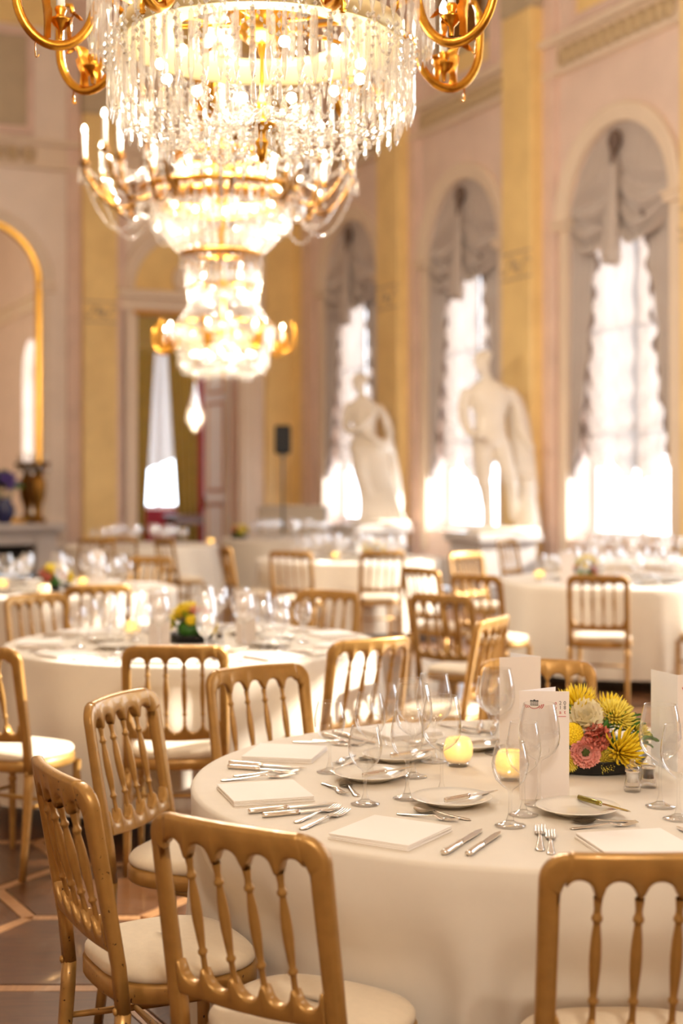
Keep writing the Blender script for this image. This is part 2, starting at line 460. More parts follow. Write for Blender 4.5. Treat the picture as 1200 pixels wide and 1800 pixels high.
def pilaster(n, xc, M, half=PW, back=PB):
    mb = MB(); mb.box(xc-back, xc+back, -.02, .09, .0, ZTOP, bev=.012)
    o = S('trim_%d' % n, mb, M_PINK2, M)
    sh = MB(); sh.box(xc-half, xc+half, .08, .27, .55, Zs(6.3), bev=.012); sh.build('shaft', M_YEL, o)
    cp = MB(); cp.box(xc-half-.02, xc+half+.02, .08, .30, Zs(6.3), Zs(7.0), bev=.03); cp.build('capital', M_GREYP, o)
    bs = MB(); bs.box(xc-half-.08, xc+half+.08, .0, .36, 0, .45, bev=.02); bs.box(xc-half-.05, xc+half+.05, .0, .33, .45, .55, bev=.02)
    bs.build('plinth', M_STONE, o)
    bd = MB(); zc = Zs(3.72)
    bd.box(xc-half, xc+half, .26, .285, zc+.15, zc+.18); bd.box(xc-half, xc+half, .26, .285, zc-.18, zc-.15)
    for sg in (-1, 1):
        bd.tube([(xc+sg*half*t, .275, zc+.09*math.sin(t*6.0)*sg) for t in [i/14 for i in range(15)]], .016, 5)
    bd.lathe([(0, -.012), (.07, -.01), (.07, .01), (0, .012)], 14, (0, 0, 0), True, Matrix.Translation((xc, .275, zc)) @ Matrix.Rotation(PI/2, 4, 'X'))
    bd.build('grotesque_band', M_BAND, o)
    return o
tn = 3
for s in PIL_S[:4]:
    pilaster(tn, -s, FR); tn += 1
pilaster(tn, 2.90*SC, FF, .225*SC, .40*SC); tn += 1
# corner piers
mb = MB(); mb.box(-.02, .50*SC, -.02, .10, 0, ZTOP, bev=.01); S('trim_%d' % tn, mb, M_YEL, FF); tn += 1
mb = MB(); mb.box(-.22*SC, -.04, -.02, .08, 0, ZTOP, bev=.01); S('trim_%d' % tn, mb, M_YEL, FR); tn += 1
mb = MB(); mb.box(-.62*SC, -.24*SC, -.02, .05, 0, ZTOP, bev=.01); S('trim_%d' % tn, mb, M_PINK2, FR); tn += 1

def impost(mb, cx, r0, r1, z, y1):
    for sg in (-1, 1):
        a, b = sorted((cx+sg*(r0-.05), cx+sg*(r1+.03)))
        mb.box(a, b, -.04, y1+.03, z-.13, z-.05, bev=.012); mb.box(a-.015, b+.015, -.04, y1+.06, z-.05, z, bev=.012)
        a, b = sorted((cx+sg*r0, cx+sg*(r1-.05)))
        mb.box(a, b, -.02, y1*.6, .5, z-.13, bev=.01)
for s in WIN_S[:5]:
    mb = MB(); archivolt(mb, -s, HW, RO, ZSP, -.02, .09); impost(mb, -s, HW, RO, ZSP, .07)
    S('trim_%d' % tn, mb, M_CREAM, FR); tn += 1
# doorway surround with blind lunette, mirror niche surround
mb = MB(); archivolt(mb, DOOR_S, HW, RO, Zs(4.06), -.02, .10)
for sg in (-1, 1):
    a, b = sorted((DOOR_S+sg*(HW-.02), DOOR_S+sg*RO)); mb.box(a, b, -.02, .09, .0, DT, bev=.015)
    a, b = sorted((DOOR_S+sg*(HW-.08), DOOR_S+sg*(HW+.02))); mb.box(a, b, -.3, .05, .0, DT, bev=.01)
mb.box(DOOR_S-RO, DOOR_S+RO, -.02, .10, DT, Zs(3.95), bev=.015)
mb.box(DOOR_S-RO-.08, DOOR_S+RO+.08, -.02, .22, Zs(3.95), Zs(4.06), bev=.02)
o = S('trim_%d' % tn, mb, M_CREAM, FF); tn += 1
mb = MB()
p = arch_pts(DOOR_S, HW-.04, Zs(4.06), 24)
mb.add([(a, .012, b) for a, b in p], [tuple(range(len(p)))], False)
mb.build('lunette', M_YEL, o)
mb = MB(); mb.lathe([(0, 0), (.26, .0), (.30, .03), (.26, .07), (.10, .09), (0, .10)], 18, (0, 0, 0), True, Matrix.Translation((DOOR_S, .02, Zs(4.24))) @ Matrix.Rotation(-PI/2, 4, 'X')); mb.build('shell_relief', M_CREAM, o)
gl = MB()
gl.box(DOOR_S-HW+.0, DOOR_S+HW, .02, .11, DT-.07, DT+.0, bev=.01); gl.build('gilt_lintel_bead', M_GILT, o)
mb = MB(); archivolt(mb, MIR_S, HW+.03, RO, Zs(4.06), -.02, .12); impost(mb, MIR_S, HW+.03, RO, Zs(4.06), .08)
S('trim_%d' % tn, mb, M_CREAM, FF); tn += 1

def attic(n, x0, x1, M, yel):
    z0, z1 = Zs(5.98), Zs(7.35)
    mb = MB()
    for a, b, c, d in ((x0, x1, z0-.0, z0+.12), (x0, x1, z1-.12, z1), (x0, x0+.12, z0+.12, z1-.12), (x1-.12, x1, z0+.12, z1-.12)):
        mb.box(a, b, -.02, .07, c, d, bev=.015)
    o = S('trim_%d' % n, mb, M_PINK2, M)
    p = MB(); p.box(x0+.12, x1-.12, -.01, .02, z0+.12, z1-.12); p.build('painted_panel', M_GREYP, o)
    y = MB(); y.box(x0+.12, x1-.12, -.01, .035, z0+.12, z0+.12+(.28 if yel else .02), bev=.004); y.build('lower_border', M_YEL if yel else M_PINK2, o)
    k = MB(); k.box(x0+.3, x1-.3, .0, .03, z0+.55, z1-.3, bev=.004); k.build('dark_picture', M_DKGOLD if yel else M_GREYP, o)
for i in range(3):
    attic(tn, -WIN_S[i]-.72*SC, -WIN_S[i]+.72*SC, FR, True); tn += 1
attic(tn, MIR_S-.72*SC, MIR_S+.72*SC, FF, False); tn += 1
mb = MB(); mb.box(0, FLEN, -.02, .06, Zs(7.4), Zs(7.8)); S('trim_%d' % tn, mb, M_YEL, FF); tn += 1
for nm, M, ln, sgn, gaps in (('baseboard_right', FR, RLEN, -1, []), ('baseboard_far', FF, FLEN, 1, [(DOOR_S-HW-.02, DOOR_S+HW+.02)])):
    mb = MB()
    if sgn < 0: mb.box(-RLEN, -.3, -.01, .06, 0, .42, bev=.012)
    else:
        mb.box(.3, gaps[0][0], -.01, .06, 0, .42, bev=.012); mb.box(gaps[0][1], FLEN, -.01, .06, 0, .42, bev=.012)
    S(nm, mb, M_STONE, M)

# windows: casement frames with glazing bars and panes
def window(n, s):
    cx = -s; y = -.40
    fr = MB()
    rings = [[(cx+r*math.cos(PI-PI*i/20), yy, ZSP+r*math.sin(PI*i/20)) for r, yy in ((HW+.01, y-.05), (HW+.01, y+.05), (HW-.09, y+.05), (HW-.09, y-.05))] for i in range(21)]
    fr.loft(rings, True, True, False)
    for sg in (-1, 1):
        a, b = sorted((cx+sg*(HW+.01), cx+sg*(HW-.09))); fr.box(a, b, y-.05, y+.05, SILL, ZSP)
    fr.box(cx-HW, cx+HW, y-.06, y+.10, SILL, SILL+.10, bev=.01)
    fr.box(cx-HW, cx+HW, y-.05, y+.05, ZSP-.06, ZSP+.06)
    o = S('window_%d' % n, fr, M_WINW, FR)
    ml = MB(); ml.box(cx-.05, cx+.05, y-.04, y+.06, SILL+.10, ZSP-.06, bev=.01); ml.build('mullion', M_WINW, o)
    br = MB()
    zz = [SILL+.10+(ZSP-.06-SILL-.10)*k/3 for k in (1, 2)]
    for z in zz: br.box(cx-HW+.09, cx+HW-.09, y-.02, y+.02, z-.014, z+.014)
    br.build('glazing_bar', M_WINW, o)
    ed = [SILL+.10]+zz+[ZSP-.06]
    for k in range(3):
        for sg in (-1, 1):
            a, b = sorted((cx+sg*.05, cx+sg*(HW-.09)))
            p = MB(); p.add([(a, y, ed[k]+.025), (b, y, ed[k]+.025), (b, y, ed[k+1]-.025), (a, y, ed[k+1]-.025)], [(0, 1, 2, 3)], False)
            p.build('pane', M_PANE, o)
    p = MB(); q = arch_pts(cx, HW-.09, ZSP+.06, 16); p.add([(a, y, b) for a, b in q], [tuple(range(len(q)))], False); p.build('fanlight_pane', M_PANE, o)
    h = MB(); h.box(cx-.02, cx+.02, y+.06, y+.11, 1.75, 1.79); h.tube([(cx, y+.11, 1.77), (cx, y+.12, 1.62)], .012, 6); h.build('window_handle', M_DKGOLD, o)
    pl = bpy.data.lights.new('window_portal', 'AREA'); pl.shape = 'RECTANGLE'; pl.size = 2*HW; pl.size_y = ZSP+HW-SILL
    pl.cycles.is_portal = True
    po = bpy.data.objects.new('window_portal', pl); COL.objects.link(po)
    po.matrix_world = FR @ Matrix.Translation((cx, y-.12, (ZSP+HW+SILL)/2)) @ Matrix.Rotation(R_(90), 4, 'X')
for i, s in enumerate(WIN_S): window(i+1, s)

# ------------------------------------------------------------------ draperies in the window arches
def drapery(i, s, label, slabel):
    cx = -s; y0 = -.045
    t = empty('curtain'); t.matrix_world = FR @ Matrix.Translation((cx, 0, 0))
    tag(t, label, 'curtain', 'taupe draperies in the window arches')
    zb0 = ZSP-.10
    hw = HW+.012
    def swag(side):
        def fn(u, v):
            uu = u                                   # 0 centre .. 1 outer edge
            x = side*hw*uu
            za = ZSP + math.sqrt(max(0, hw*hw - x*x))
            lobe = math.sin(PI*min(1, uu*1.02))**.8 if uu > 0 else 0
            zb = zb0 - .20 - .24*lobe + .16*uu*uu
            z = za + (zb-za)*v**.85
            ph = 26*v**1.7 - 5*lobe*v
            amp = .070*(.12+v)*(.25+.75*lobe) + .018
            y = y0 + amp*math.sin(ph) + .13*lobe*v**2
            y += .012*math.sin(uu*42)*(1-v)*max(0, 1-uu*1.3)
            return (x, y, z)
        m = MB(); m.grid(fn, 36, 64); return m
    swag(-1).build('swag', M_DRAPE, t); swag(1).build('swag', M_DRAPE, t)
    j = MB()
    rings = []
    for k in range(15):
        v = k/14; z = ZSP+HW-.35 - v*(HW-.35+.62)
        rad = .035 + .13*v**1.2 if v < .93 else .13
        rings.append([(rad*math.cos(a)*1.0, y0+.10+.05*v+.6*rad*math.sin(a)*(1+.15*math.sin(a*7)), z - (.10*math.sin(a*.5) if v > .9 else 0)) for a in [2*PI*q/28 for q in range(28)]])
    j.loft(rings, True, True); j.build('jabot', M_DRAPE, t)
    kn = MB()
    for q in range(9):
        a = 2*PI*q/9; kn.ball((.05*math.cos(a), y0+.09, ZSP+HW-.22+.07*math.sin(a)), .055, 8, 6, sz=1.2)
    kn.tube([(0, y0+.1, ZSP+HW-.28), (.0, y0+.12, ZSP+HW-.5)], [.05, .03], 8)
    kn.build('knot', M_TRIM, t)
    for side in (-1, 1):
        low = 1.55 if side > 0 else 1.75
        def edge(v): return .50*(1-v)**.75 + .05 + .02*math.sin(v*37+side)
        def fn(u, v):
            z = zb0+.05 - v*(zb0+.05-low)
            wd = edge(v)
            x = side*(hw - wd*u)
            y = y0 - .02 + .035*math.sin(u*30*(.5+.5*(1-v))+1.5*v) + .02*v
            return (x, y, z)
        d = MB(); d.grid(fn, 30, 40); dp = d.build('side_drape', M_DRAPE, t)
        def fr(u, v):
            z = zb0+.05 - v*(zb0+.05-low); wd = edge(v)
            return (side*(hw - wd - .045*u - .012*u*math.sin(v*48)), y0+.03*u*math.sin(v*60), z)
        f = MB(); f.grid(fr, 2, 150); f.build('ruffle', M_TRIM, dp)
    # sheer: its own cloth behind the drapery
    sh = empty('sheer_curtain'); sh.matrix_world = FR @ Matrix.Translation((cx, 0, 0))
    tag(sh, slabel, 'sheer curtain', 'white sheers in the windows')
    for side, a, b in ((-1, -hw, -.02), (1, -.06, hw)):
        def fn(u, v):
            x = a+(b-a)*u
            lobe = abs(math.sin(PI*(u*2)))**.7
            zbm = 1.95 - .22*lobe - (.25*u if side < 0 else .25*(1-u))
            z = ZSP+.25 - v*(ZSP+.25-zbm)
            g = abs(math.cos(PI*u*2))
            y = -.27 + .03*math.sin(u*26+side) + (.05*math.sin(v*46*(.4+.6*v) - 3*lobe))*(.25+.75*v)*lobe + .05*lobe*v
            return (x, y, z)
        m = MB(); m.grid(fn, 40, 70); m.build('sheer_panel', M_SHEER, sh)
wl = ['at the nearest window, on the right', 'at the middle window, behind the statue with its back turned', 'at the farthest window, behind the draped female statue']
for i in range(3):
    drapery(i, WIN_S[i], 'taupe swagged drapery ' + wl[2-i], 'white sheer festoon curtain ' + wl[2-i])
# ================================================================== ROOM BEYOND THE DOORWAY
FB = FF @ Matrix.Translation((0, -5.6, 0))
mb = MB()
x0w, x1w = .20, 1.12
for q in ([(-.9,0,0),(-.9,0,5.2),(x0w,0,5.2),(x0w,0,0)], [(x1w,0,0),(x1w,0,5.2),(6,0,5.2),(6,0,0)], [(x0w,0,4.5),(x0w,0,5.2),(x1w,0,5.2),(x1w,0,4.5)], [(x0w,0,0),(x0w,0,.9),(x1w,0,.9),(x1w,0,0)]):
    mb.add(q, [(0, 1, 2, 3)], False)
S('wall_beyond', mb, M_RED, FB)
mb = MB(); mb.add([(-.9, 0, 0), (-.9, 5.1, 0), (-.9, 5.1, 5.2), (-.9, 0, 5.2)], [(0, 1, 2, 3)], False); S('wall_beyond_right', mb, M_RED, FB)
mb = MB(); mb.add([(6, 0, 0), (6, 5.1, 0), (6, 5.1, 5.2), (6, 0, 5.2)], [(0, 1, 2, 3)], False); S('wall_beyond_left', mb, M_RED, FB)
mb = MB(); mb.add([(-.9, 0, 5.2), (6, 0, 5.2), (6, 5.1, 5.2), (-.9, 5.1, 5.2)], [(0, 1, 2, 3)], False); S('ceiling_beyond', mb, M_CEIL, FB)
mb = MB(); mb.add([(-.9, 0, -.012), (6, 0, -.012), (6, 5.1, -.012), (-.9, 5.1, -.012)], [(0, 1, 2, 3)], False); S('floor_beyond', mb, M_WOODF, FB)
mb = MB(); mb.box(x0w, x1w, -.1, -.03, .9, .98); mb.box(x0w, x0w+.06, -.1, -.03, .9, 4.5); mb.box(x1w-.06, x1w, -.1, -.03, .9, 4.5); mb.box((x0w+x1w)/2-.03, (x0w+x1w)/2+.03, -.1, -.04, .9, 4.5)
o = S('window_9', mb, M_WINW, FB)
for a, b in ((x0w+.06, (x0w+x1w)/2-.03), ((x0w+x1w)/2+.03, x1w-.06)):
    p = MB(); p.add([(a, -.07, .98), (b, -.07, .98), (b, -.07, 4.5), (a, -.07, 4.5)], [(0, 1, 2, 3)], False); p.build('pane', M_PANE, o)
t = empty('curtain'); t.matrix_world = FB
tag(t, 'olive gold curtain parted around the bright window beyond the doorway', 'curtain')
for sg, xo, xi_t, xi_b in ((1, x1w+.45, x1w-.34, x1w-.10), (-1, x0w-.35, x0w+.38, x0w+.12)):
    def fn(u, v):
        xi = xi_t + (xi_b-xi_t)*min(1, v*1.15)
        return (xo + (xi-xo)*u, .12+.05*math.sin(u*26), 4.6-4.55*v)
    m = MB(); m.grid(fn, 40, 20); m.build('curtain_panel', M_OLIVE, t)
m = MB(); m.box(x0w-.4, x1w+.5, .06, .22, 4.15, 4.9, bev=.03); m.build('pelmet', M_OLIVE, t)
t = empty('sheer_curtain'); t.matrix_world = FB
tag(t, 'pale sheer curtain over the upper part of the window beyond the doorway', 'sheer curtain')
m = MB(); m.grid(lambda u, v: (x0w+(x1w-x0w)*u, .02+.025*math.sin(u*30), 4.45-(2.45+.35*u)*v), 40, 12); m.build('sheer_panel', M_SHEER, t)
t = empty('side_table'); t.matrix_world = FB @ Matrix.Translation((.1, 1.2, 0))
tag(t, 'brown wooden side table in the room beyond the doorway', 'table')
m = MB(); m.box(-.8, .8, -.3, .3, .74, .80, bev=.015); m.box(-.74, .74, -.26, .26, .62, .74); m.build('table_top', M_BROWN, t)
for a in (-.7, .7):
    for b in (-.22, .22):
        m = MB(); m.tube([(a, b, 0), (a, b, .62)], [.02, .035], 8); m.build('leg', M_BROWN, t)
t = empty('crystal_lantern'); t.matrix_world = FB @ Matrix.Translation((.81, 2.6, 2.42))
tag(t, 'small pear-shaped crystal lamp glowing before the crimson wall', 'lamp')
m = MB(); m.lathe([(0, 0), (.05, .04), (.15, .2), (.17, .32), (.12, .5), (.06, .75), (.03, .95)], 14, smooth=False); m.build('crystal_basket', M_CRYST, t)
m = MB(); m.tube([(0, 0, .95), (0, 0, 2.85)], .012, 6); m.build('chain', M_ORMOLU, t)
m = MB(); m.ball((0, 0, .28), .08, 10, 8); m.build('bulb', emit('lantern bulb', (1, .8, .55), 30), t)
# door leaf, folded back into the room beyond on its right side
t = MB()
dM = FF @ Matrix.Translation((DOOR_S-HW+.05, -.48, 0)) @ Matrix.Rotation(R_(-85), 4, 'Z')
t.box(0, .98, -.03, .03, .02, DT-.05, bev=.006)
d = t.build('door_1', M_DOORW); d.matrix_world = dM; d['kind'] = 'structure'
for z0, z1 in ((.2, 1.1), (1.3, 2.9), (3.05, DT-.25)):
    m = MB()
    for a, b, c, e in ((.14, .84, z0, z0+.05), (.14, .84, z1-.05, z1), (.14, .19, z0, z1), (.79, .84, z0, z1)):
        m.box(a, b, -.045, .045, c, e, bev=.008)
    m.build('door_panel', M_GILT, d)
m = MB(); m.ball((.92, .07, 1.1), .03, 10, 8); m.ball((.92, -.07, 1.1), .03, 10, 8); m.box(.895, .945, -.05, .05, 1.0, 1.2); m.build('door_knob', M_DKGOLD, d)

# ================================================================== FAR WALL FURNISHINGS
t = empty('wall_mirror'); t.matrix_world = FF @ Matrix.Translation((MIR_S, .03, 0))
tag(t, 'tall arched mirror in a gilt frame on the far wall', 'mirror')
MH = HW+.02; MZ = Zs(4.06); MB0 = Zs(1.02)
g = MB(); p = arch_pts(0, MH-.08, MZ, 24); p = [(-(MH-.08), MB0)] + p + [((MH-.08), MB0)]
g.add([(a, .03, b) for a, b in p], [tuple(range(len(p)))], False); g.build('mirror_glass', M_MIRROR, t)
g = MB()
path = [(-(MH-.05), MB0)] + arch_pts(0, MH-.05, MZ, 28) + [(MH-.05, MB0)]
rings = []
for a, b in path:
    dx, dz = a/(MH-.05), max(0, (b-MZ)/(MH-.05))
    if b <= MZ: dx, dz = (1 if a > 0 else -1), 0
    rings.append([(a+dx*o, y, b+dz*o) for o, y in ((-.05, .0), (-.05, .06), (-.02, .09), (.03, .10), (.06, .06), (.06, 0))])
g.loft(rings, True, True, False); g.box(-MH-.01, MH+.01, 0, .09, MB0-.09, MB0+.02, bev=.01); g.build('gilt_frame', M_GILT, t)
MTZ = Zs(.99)-.02
t = empty('fireplace'); t.matrix_world = FF @ Matrix.Translation((MIR_S, .02, 0))
tag(t, 'grey marble chimneypiece with a dark hearth under the gilt mirror', 'fireplace')
m = MB(); m.box(-1.25, 1.25, 0, .66, MTZ-.10, MTZ, bev=.015); m.box(-1.18, 1.18, 0, .60, MTZ-.16, MTZ-.10, bev=.01); m.build('mantel_shelf', M_STONE, t)
for sg in (-1, 1):
    m = MB(); a, b = sorted((sg*1.12, sg*.80)); m.box(a, b, 0, .54, 0, MTZ-.16, bev=.015); m.build('jamb', M_STONE, t)
m = MB(); m.box(-.80, .80, 0, .52, MTZ-.34, MTZ-.16, bev=.01); m.build('lintel', M_STONE, t)
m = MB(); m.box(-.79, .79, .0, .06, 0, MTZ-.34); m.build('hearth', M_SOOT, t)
def on_mantel(s, n): return FF @ Matrix.Translation((s, n, MTZ))
t = empty('candelabrum'); t.matrix_world = on_mantel(MIR_S-.86, .40)
tag(t, 'gilt bronze urn candelabrum standing on the right end of the mantel shelf', 'candelabrum')
m = MB(); m.lathe([(0, 0), (.13, 0), (.14, .05), (.09, .09), (.05, .16), (.07, .26), (.12, .42), (.14, .60), (.11, .72), (.07, .78)], 18); m.build('urn', M_DKGOLD, t)
m = MB(); m.lathe([(.05, .78), (.10, .84), (.16, .90), (.215, .94), (.205, .97), (.15, .95), (.05, .92), (0, .92)], 20); m.build('dish', M_DKGOLD, t)
for k in range(10):
    a = 2*PI*k/10
    m = MB(); m.lathe([(0, 0), (.012, .02), (.008, .1), (0, .12)], 6, (.20*math.cos(a), .20*math.sin(a), .82), False); m.build('crystal_drop', M_CRYST, t)
for k in range(5):
    a = 2*PI*k/5
    m = MB(); m.tube([(.15*math.cos(a), .15*math.sin(a), .95), (.15*math.cos(a), .15*math.sin(a), 1.12)], .011, 7); m.build('candle', M_CANDLE, t)
# vase of violet flowers
t = empty('vase_of_flowers'); t.matrix_world = on_mantel(MIR_S-.33, .43)
tag(t, 'dark blue vase of violet flowers on the mantel, cut by the left edge', 'vase')
m = MB(); m.lathe([(0, 0), (.10, 0), (.10, .02), (.16, .14), (.17, .24), (.10, .36), (.12, .40), (.10, .40)], 18); m.build('vase', M_BLUEV, t)
rg = random.Random(4)
f0 = l0 = None
for k in range(34):
    th = rg.uniform(0, 2*PI); ph = rg.uniform(0, 1.35); r = .25
    p = (r*math.sin(ph)*math.cos(th), .75*r*math.sin(ph)*math.sin(th), .52+r*math.cos(ph))
    if k % 2:
        if f0 is None:
            m = MB()
            for q in range(7): m.ball((.035*math.cos(q*.9), .035*math.sin(q*.9), .01*(q % 3)), .034, 7, 5)
            f0 = o = m.build('blossom', M_FPURP, t)
        else: o = inst(f0, t)
    else:
        if l0 is None:
            m = MB(); m.grid(lambda u, v: ((u-.5)*.07*math.sin(PI*min(1, v+.05)), .02*math.sin(v*3), v*.2-.1), 3, 6); l0 = o = m.build('leaf', M_LEAF, t)
        else: o = inst(l0, t)
    o.location = p; o.rotation_euler = (ph*math.sin(th)*-1.2, ph*math.cos(th)*1.2, rg.uniform(0, 6))
m = MB()
for k in range(8):
    a = 2*PI*k/8; m.tube([(.05*math.cos(a), .05*math.sin(a), .3), (.2*math.cos(a), .16*math.sin(a), .62)], .006, 5)
m.build('stem', M_LEAF, t)

# ================================================================== CHAIRS
CW = .2075                       # half width of the back
def ybend(x, z):                 # the back leans and is hollow towards the sitter
    y = -.075*max(0, (z-.44)/.46)
    k = max(0, min(1, (z-.50)/.3))
    return y - .030*k*(1-(x/CW)**2)
SPX = (-.1065, -.0355, .0355, .1065)
def arch_z(x, hi, lo, inner=.172):
    """scalloped edge: round arches between the spindles, pendants at the spindles"""
    ed = [-inner] + list(SPX) + [inner]
    for a, b in zip(ed[:-1], ed[1:]):
        if a <= x <= b:
            t = (x-(a+b)/2)/((b-a)/2)
            flat = .86
            tt = min(1, abs(t)/flat)
            return lo + (hi-lo)*math.sqrt(max(0, 1-tt**2.2))
    return lo
def band_ring(o, i, t, bev, yc_o, yc_i):
    """rounded rectangular section between an outer and an inner point"""
    ox, oz = o; ix, iz = i
    dx, dz = ix-ox, iz-oz; L = math.hypot(dx, dz) or 1e-6
    ux, uz = dx/L, dz/L
    b = min(bev, L*.3)
    def P(s, yy):
        f = s/L
        return (ox+ux*s, (yc_o*(1-f)+yc_i*f)+yy, oz+uz*s)
    h = t/2
    return [P(b, -h), P(L-b, -h), P(L-b*.3, -h+b*.3), P(L, -h+b), P(L, h-b), P(L-b*.3, h-b*.3), P(L-b, h), P(b, h), P(b*.3, h-b*.3), P(0, h-b), P(0, -h+b), P(b*.3, -h+b*.3)]

def make_chair():
    t = empty('banquet_chair')
    # posts and crest in one frame
    m = MB(); rings = []
    inner = CW-.036; zt = .90; rc = .052
    def ring(o, i):
        rings.append(band_ring(o, i, .030, .009, ybend(o[0], o[1]), ybend(i[0], i[1])))
    for z in (.40, .50, .58, .66, .74, .80, .83):
        ring((-CW, z), (-inner, z))
    N = 44
    for k in range(9):           # rounded shoulder
        a = PI - (PI/2)*k/8
        ring((-CW+rc+rc*math.cos(a), zt-rc+rc*math.sin(a)), (-inner+.001*k, .825+.0030*k))
    for k in range(N+1):
        x = -CW+rc + (2*(CW-rc))*k/N
        xi = -inner+.010 + (2*(inner-.010))*k/N
        zo = zt + .004*math.cos(x/CW*PI/2)
        ring((x, zo), (xi, arch_z(xi, .853, .818, inner)))
    for k in range(8, -1, -1):
        a = PI - (PI/2)*k/8
        ring((CW-rc-rc*math.cos(a), zt-rc+rc*math.sin(a)), (inner-.001*k, .825+.0030*k))
    for z in (.83, .80, .74, .66, .58, .50, .40):
        ring((CW, z), (inner, z))
    m.loft(rings, True, True); m.build('back_frame', M_CHAIR, t)
    # lower rail
    m = MB(); rings = []
    for k in range(61):
        x = -inner-.002 + (2*inner+.004)*k/60
        zl = .528 - .010*math.cos(x/inner*PI/2)
        zu = 1.128 - arch_z(x, .572, .536, inner)
        zu = zl + .034 + (zu-.556)*1.0
        rings.append(band_ring((x, zl), (x, zu), .030, .007, ybend(x, zl), ybend(x, zu)))
    m.loft(rings, True, True); m.build('lower_rail', M_CHAIR, t)
    sp0 = None
    for x in SPX:
        if sp0 is None:
            m = MB(); h = .256
            prof = [(.0075, 0), (.0062, .02), (.0058, .045), (.0068, .05), (.0098, .054), (.0098, .058), (.0066, .063), (.0080, .08), (.0108, .12), (.0112, .145), (.0098, .175), (.0066, .206), (.0070, .210), (.0102, .214), (.0102, .219), (.0072, .224), (.0066, .235), (.0088, h)]
            m.lathe(prof, 12); sp0 = o = m.build('spindle', M_CHAIR, t)
        else: o = inst(sp0, t)
        b, a = Vector((x, ybend(x, .578), .572)), Vector((x, ybend(x, .825), .826))
        o.location = b; o.rotation_euler = (a-b).to_track_quat('Z', 'Y').to_euler()
    # seat: rounded frame and cushion
    def outline(n, gx, gy, yc):
        pts = []
        for k in range(n):
            a = 2*PI*k/n
            c, s = math.cos(a), math.sin(a)
            e = 2/3.0
            wx = gx*(1.0 if s > 0 else 1-.10*min(1, -s))
            pts.append((wx*abs(c)**e*(1 if c > 0 else -1), yc + gy*abs(s)**e*(1 if s > 0 else -1)))
        return pts
    n = 40; yc = .178
    def rg(g, z): return [(x, y, z) for x, y in outline(n, .205+g, .184+g, yc)]
    m = MB(); m.loft([rg(-.035, .398), rg(-.006, .398), rg(0, .404), rg(0, .436), rg(-.006, .443), rg(-.03, .444)], True, True); m.build('seat_frame', M_CHAIR, t)
    m = MB(); m.loft([rg(-.012, .441), rg(-.004, .450), rg(-.004, .460), rg(-.012, .470), rg(-.04, .478), rg(-.09, .483), rg(-.15, .485), rg(-.188, .4855)], True, True); m.build('seat_cushion', M_SEAT, t)
    for sx in (-1, 1):
        m = MB(); rings = []
        for z, hx_, hy_, yy in ((.0, .0125, .012, -.042), (.12, .0145, .0135, -.024), (.25, .0168, .0145, -.010), (.34, .0178, .0149, -.003), (.401, .0179, .0149, 0)):
            b_ = .006; c_ = sx*(CW-.018)
            rings.append([(c_+u*(hx_-(b_ if q else 0)), yy+v*(hy_-(0 if q else b_)), z) for u, v, q in ((-1, -1, 1), (1, -1, 1), (1, -1, 0), (1, 1, 0), (1, 1, 1), (-1, 1, 1), (-1, 1, 0), (-1, -1, 0))])
        m.loft(rings, True, True); m.build('leg', M_CHAIR, t)
        m = MB(); m.lathe([(.010, 0), (.012, .02), (.0155, .22), (.0165, .27), (.012, .275), (.019, .285), (.019, .295), (.013, .305), (.0185, .315), (.0185, .33), (.016, .34), (.018, .40)], 12, (sx*.165, .335, 0)); m.build('leg', M_CHAIR, t)
        m = MB(); m.tube([(sx*.188, -.012, .27), (sx*.177, .16, .265), (sx*.165, .335, .26)], [.007, .010, .007], 8); m.build('stretcher', M_CHAIR, t)
        m = MB(); m.ball((sx*.19, -.018, .405), .009, 8, 6, sy=.6); m.build('screw_cap', M_CHAIR, t)
    m = MB(); m.tube([(-.176, .16, .265), (0, .16, .265), (.176, .16, .265)], [.007, .010, .007], 8); m.build('stretcher', M_CHAIR, t)
    return t

CHAIRS = []
chair0 = None
def chair(x, y, face, label, group):
    """x, y: middle of the crest rail; face: direction the sitter looks"""
    global chair0
    if chair0 is None: chair0 = o = make_chair()
    else: o = copy_tree(chair0)
    f = Vector(face).normalized()
    o.location = (x+f.x*.095, y+f.y*.095, 0)
    o.rotation_euler = (0, 0, math.atan2(f.y, f.x)-PI/2)
    tag(o, label, 'chair', group)
    CHAIRS.append((x+f.x*.457, y+f.y*.457))      # front edge of the seat
    return o

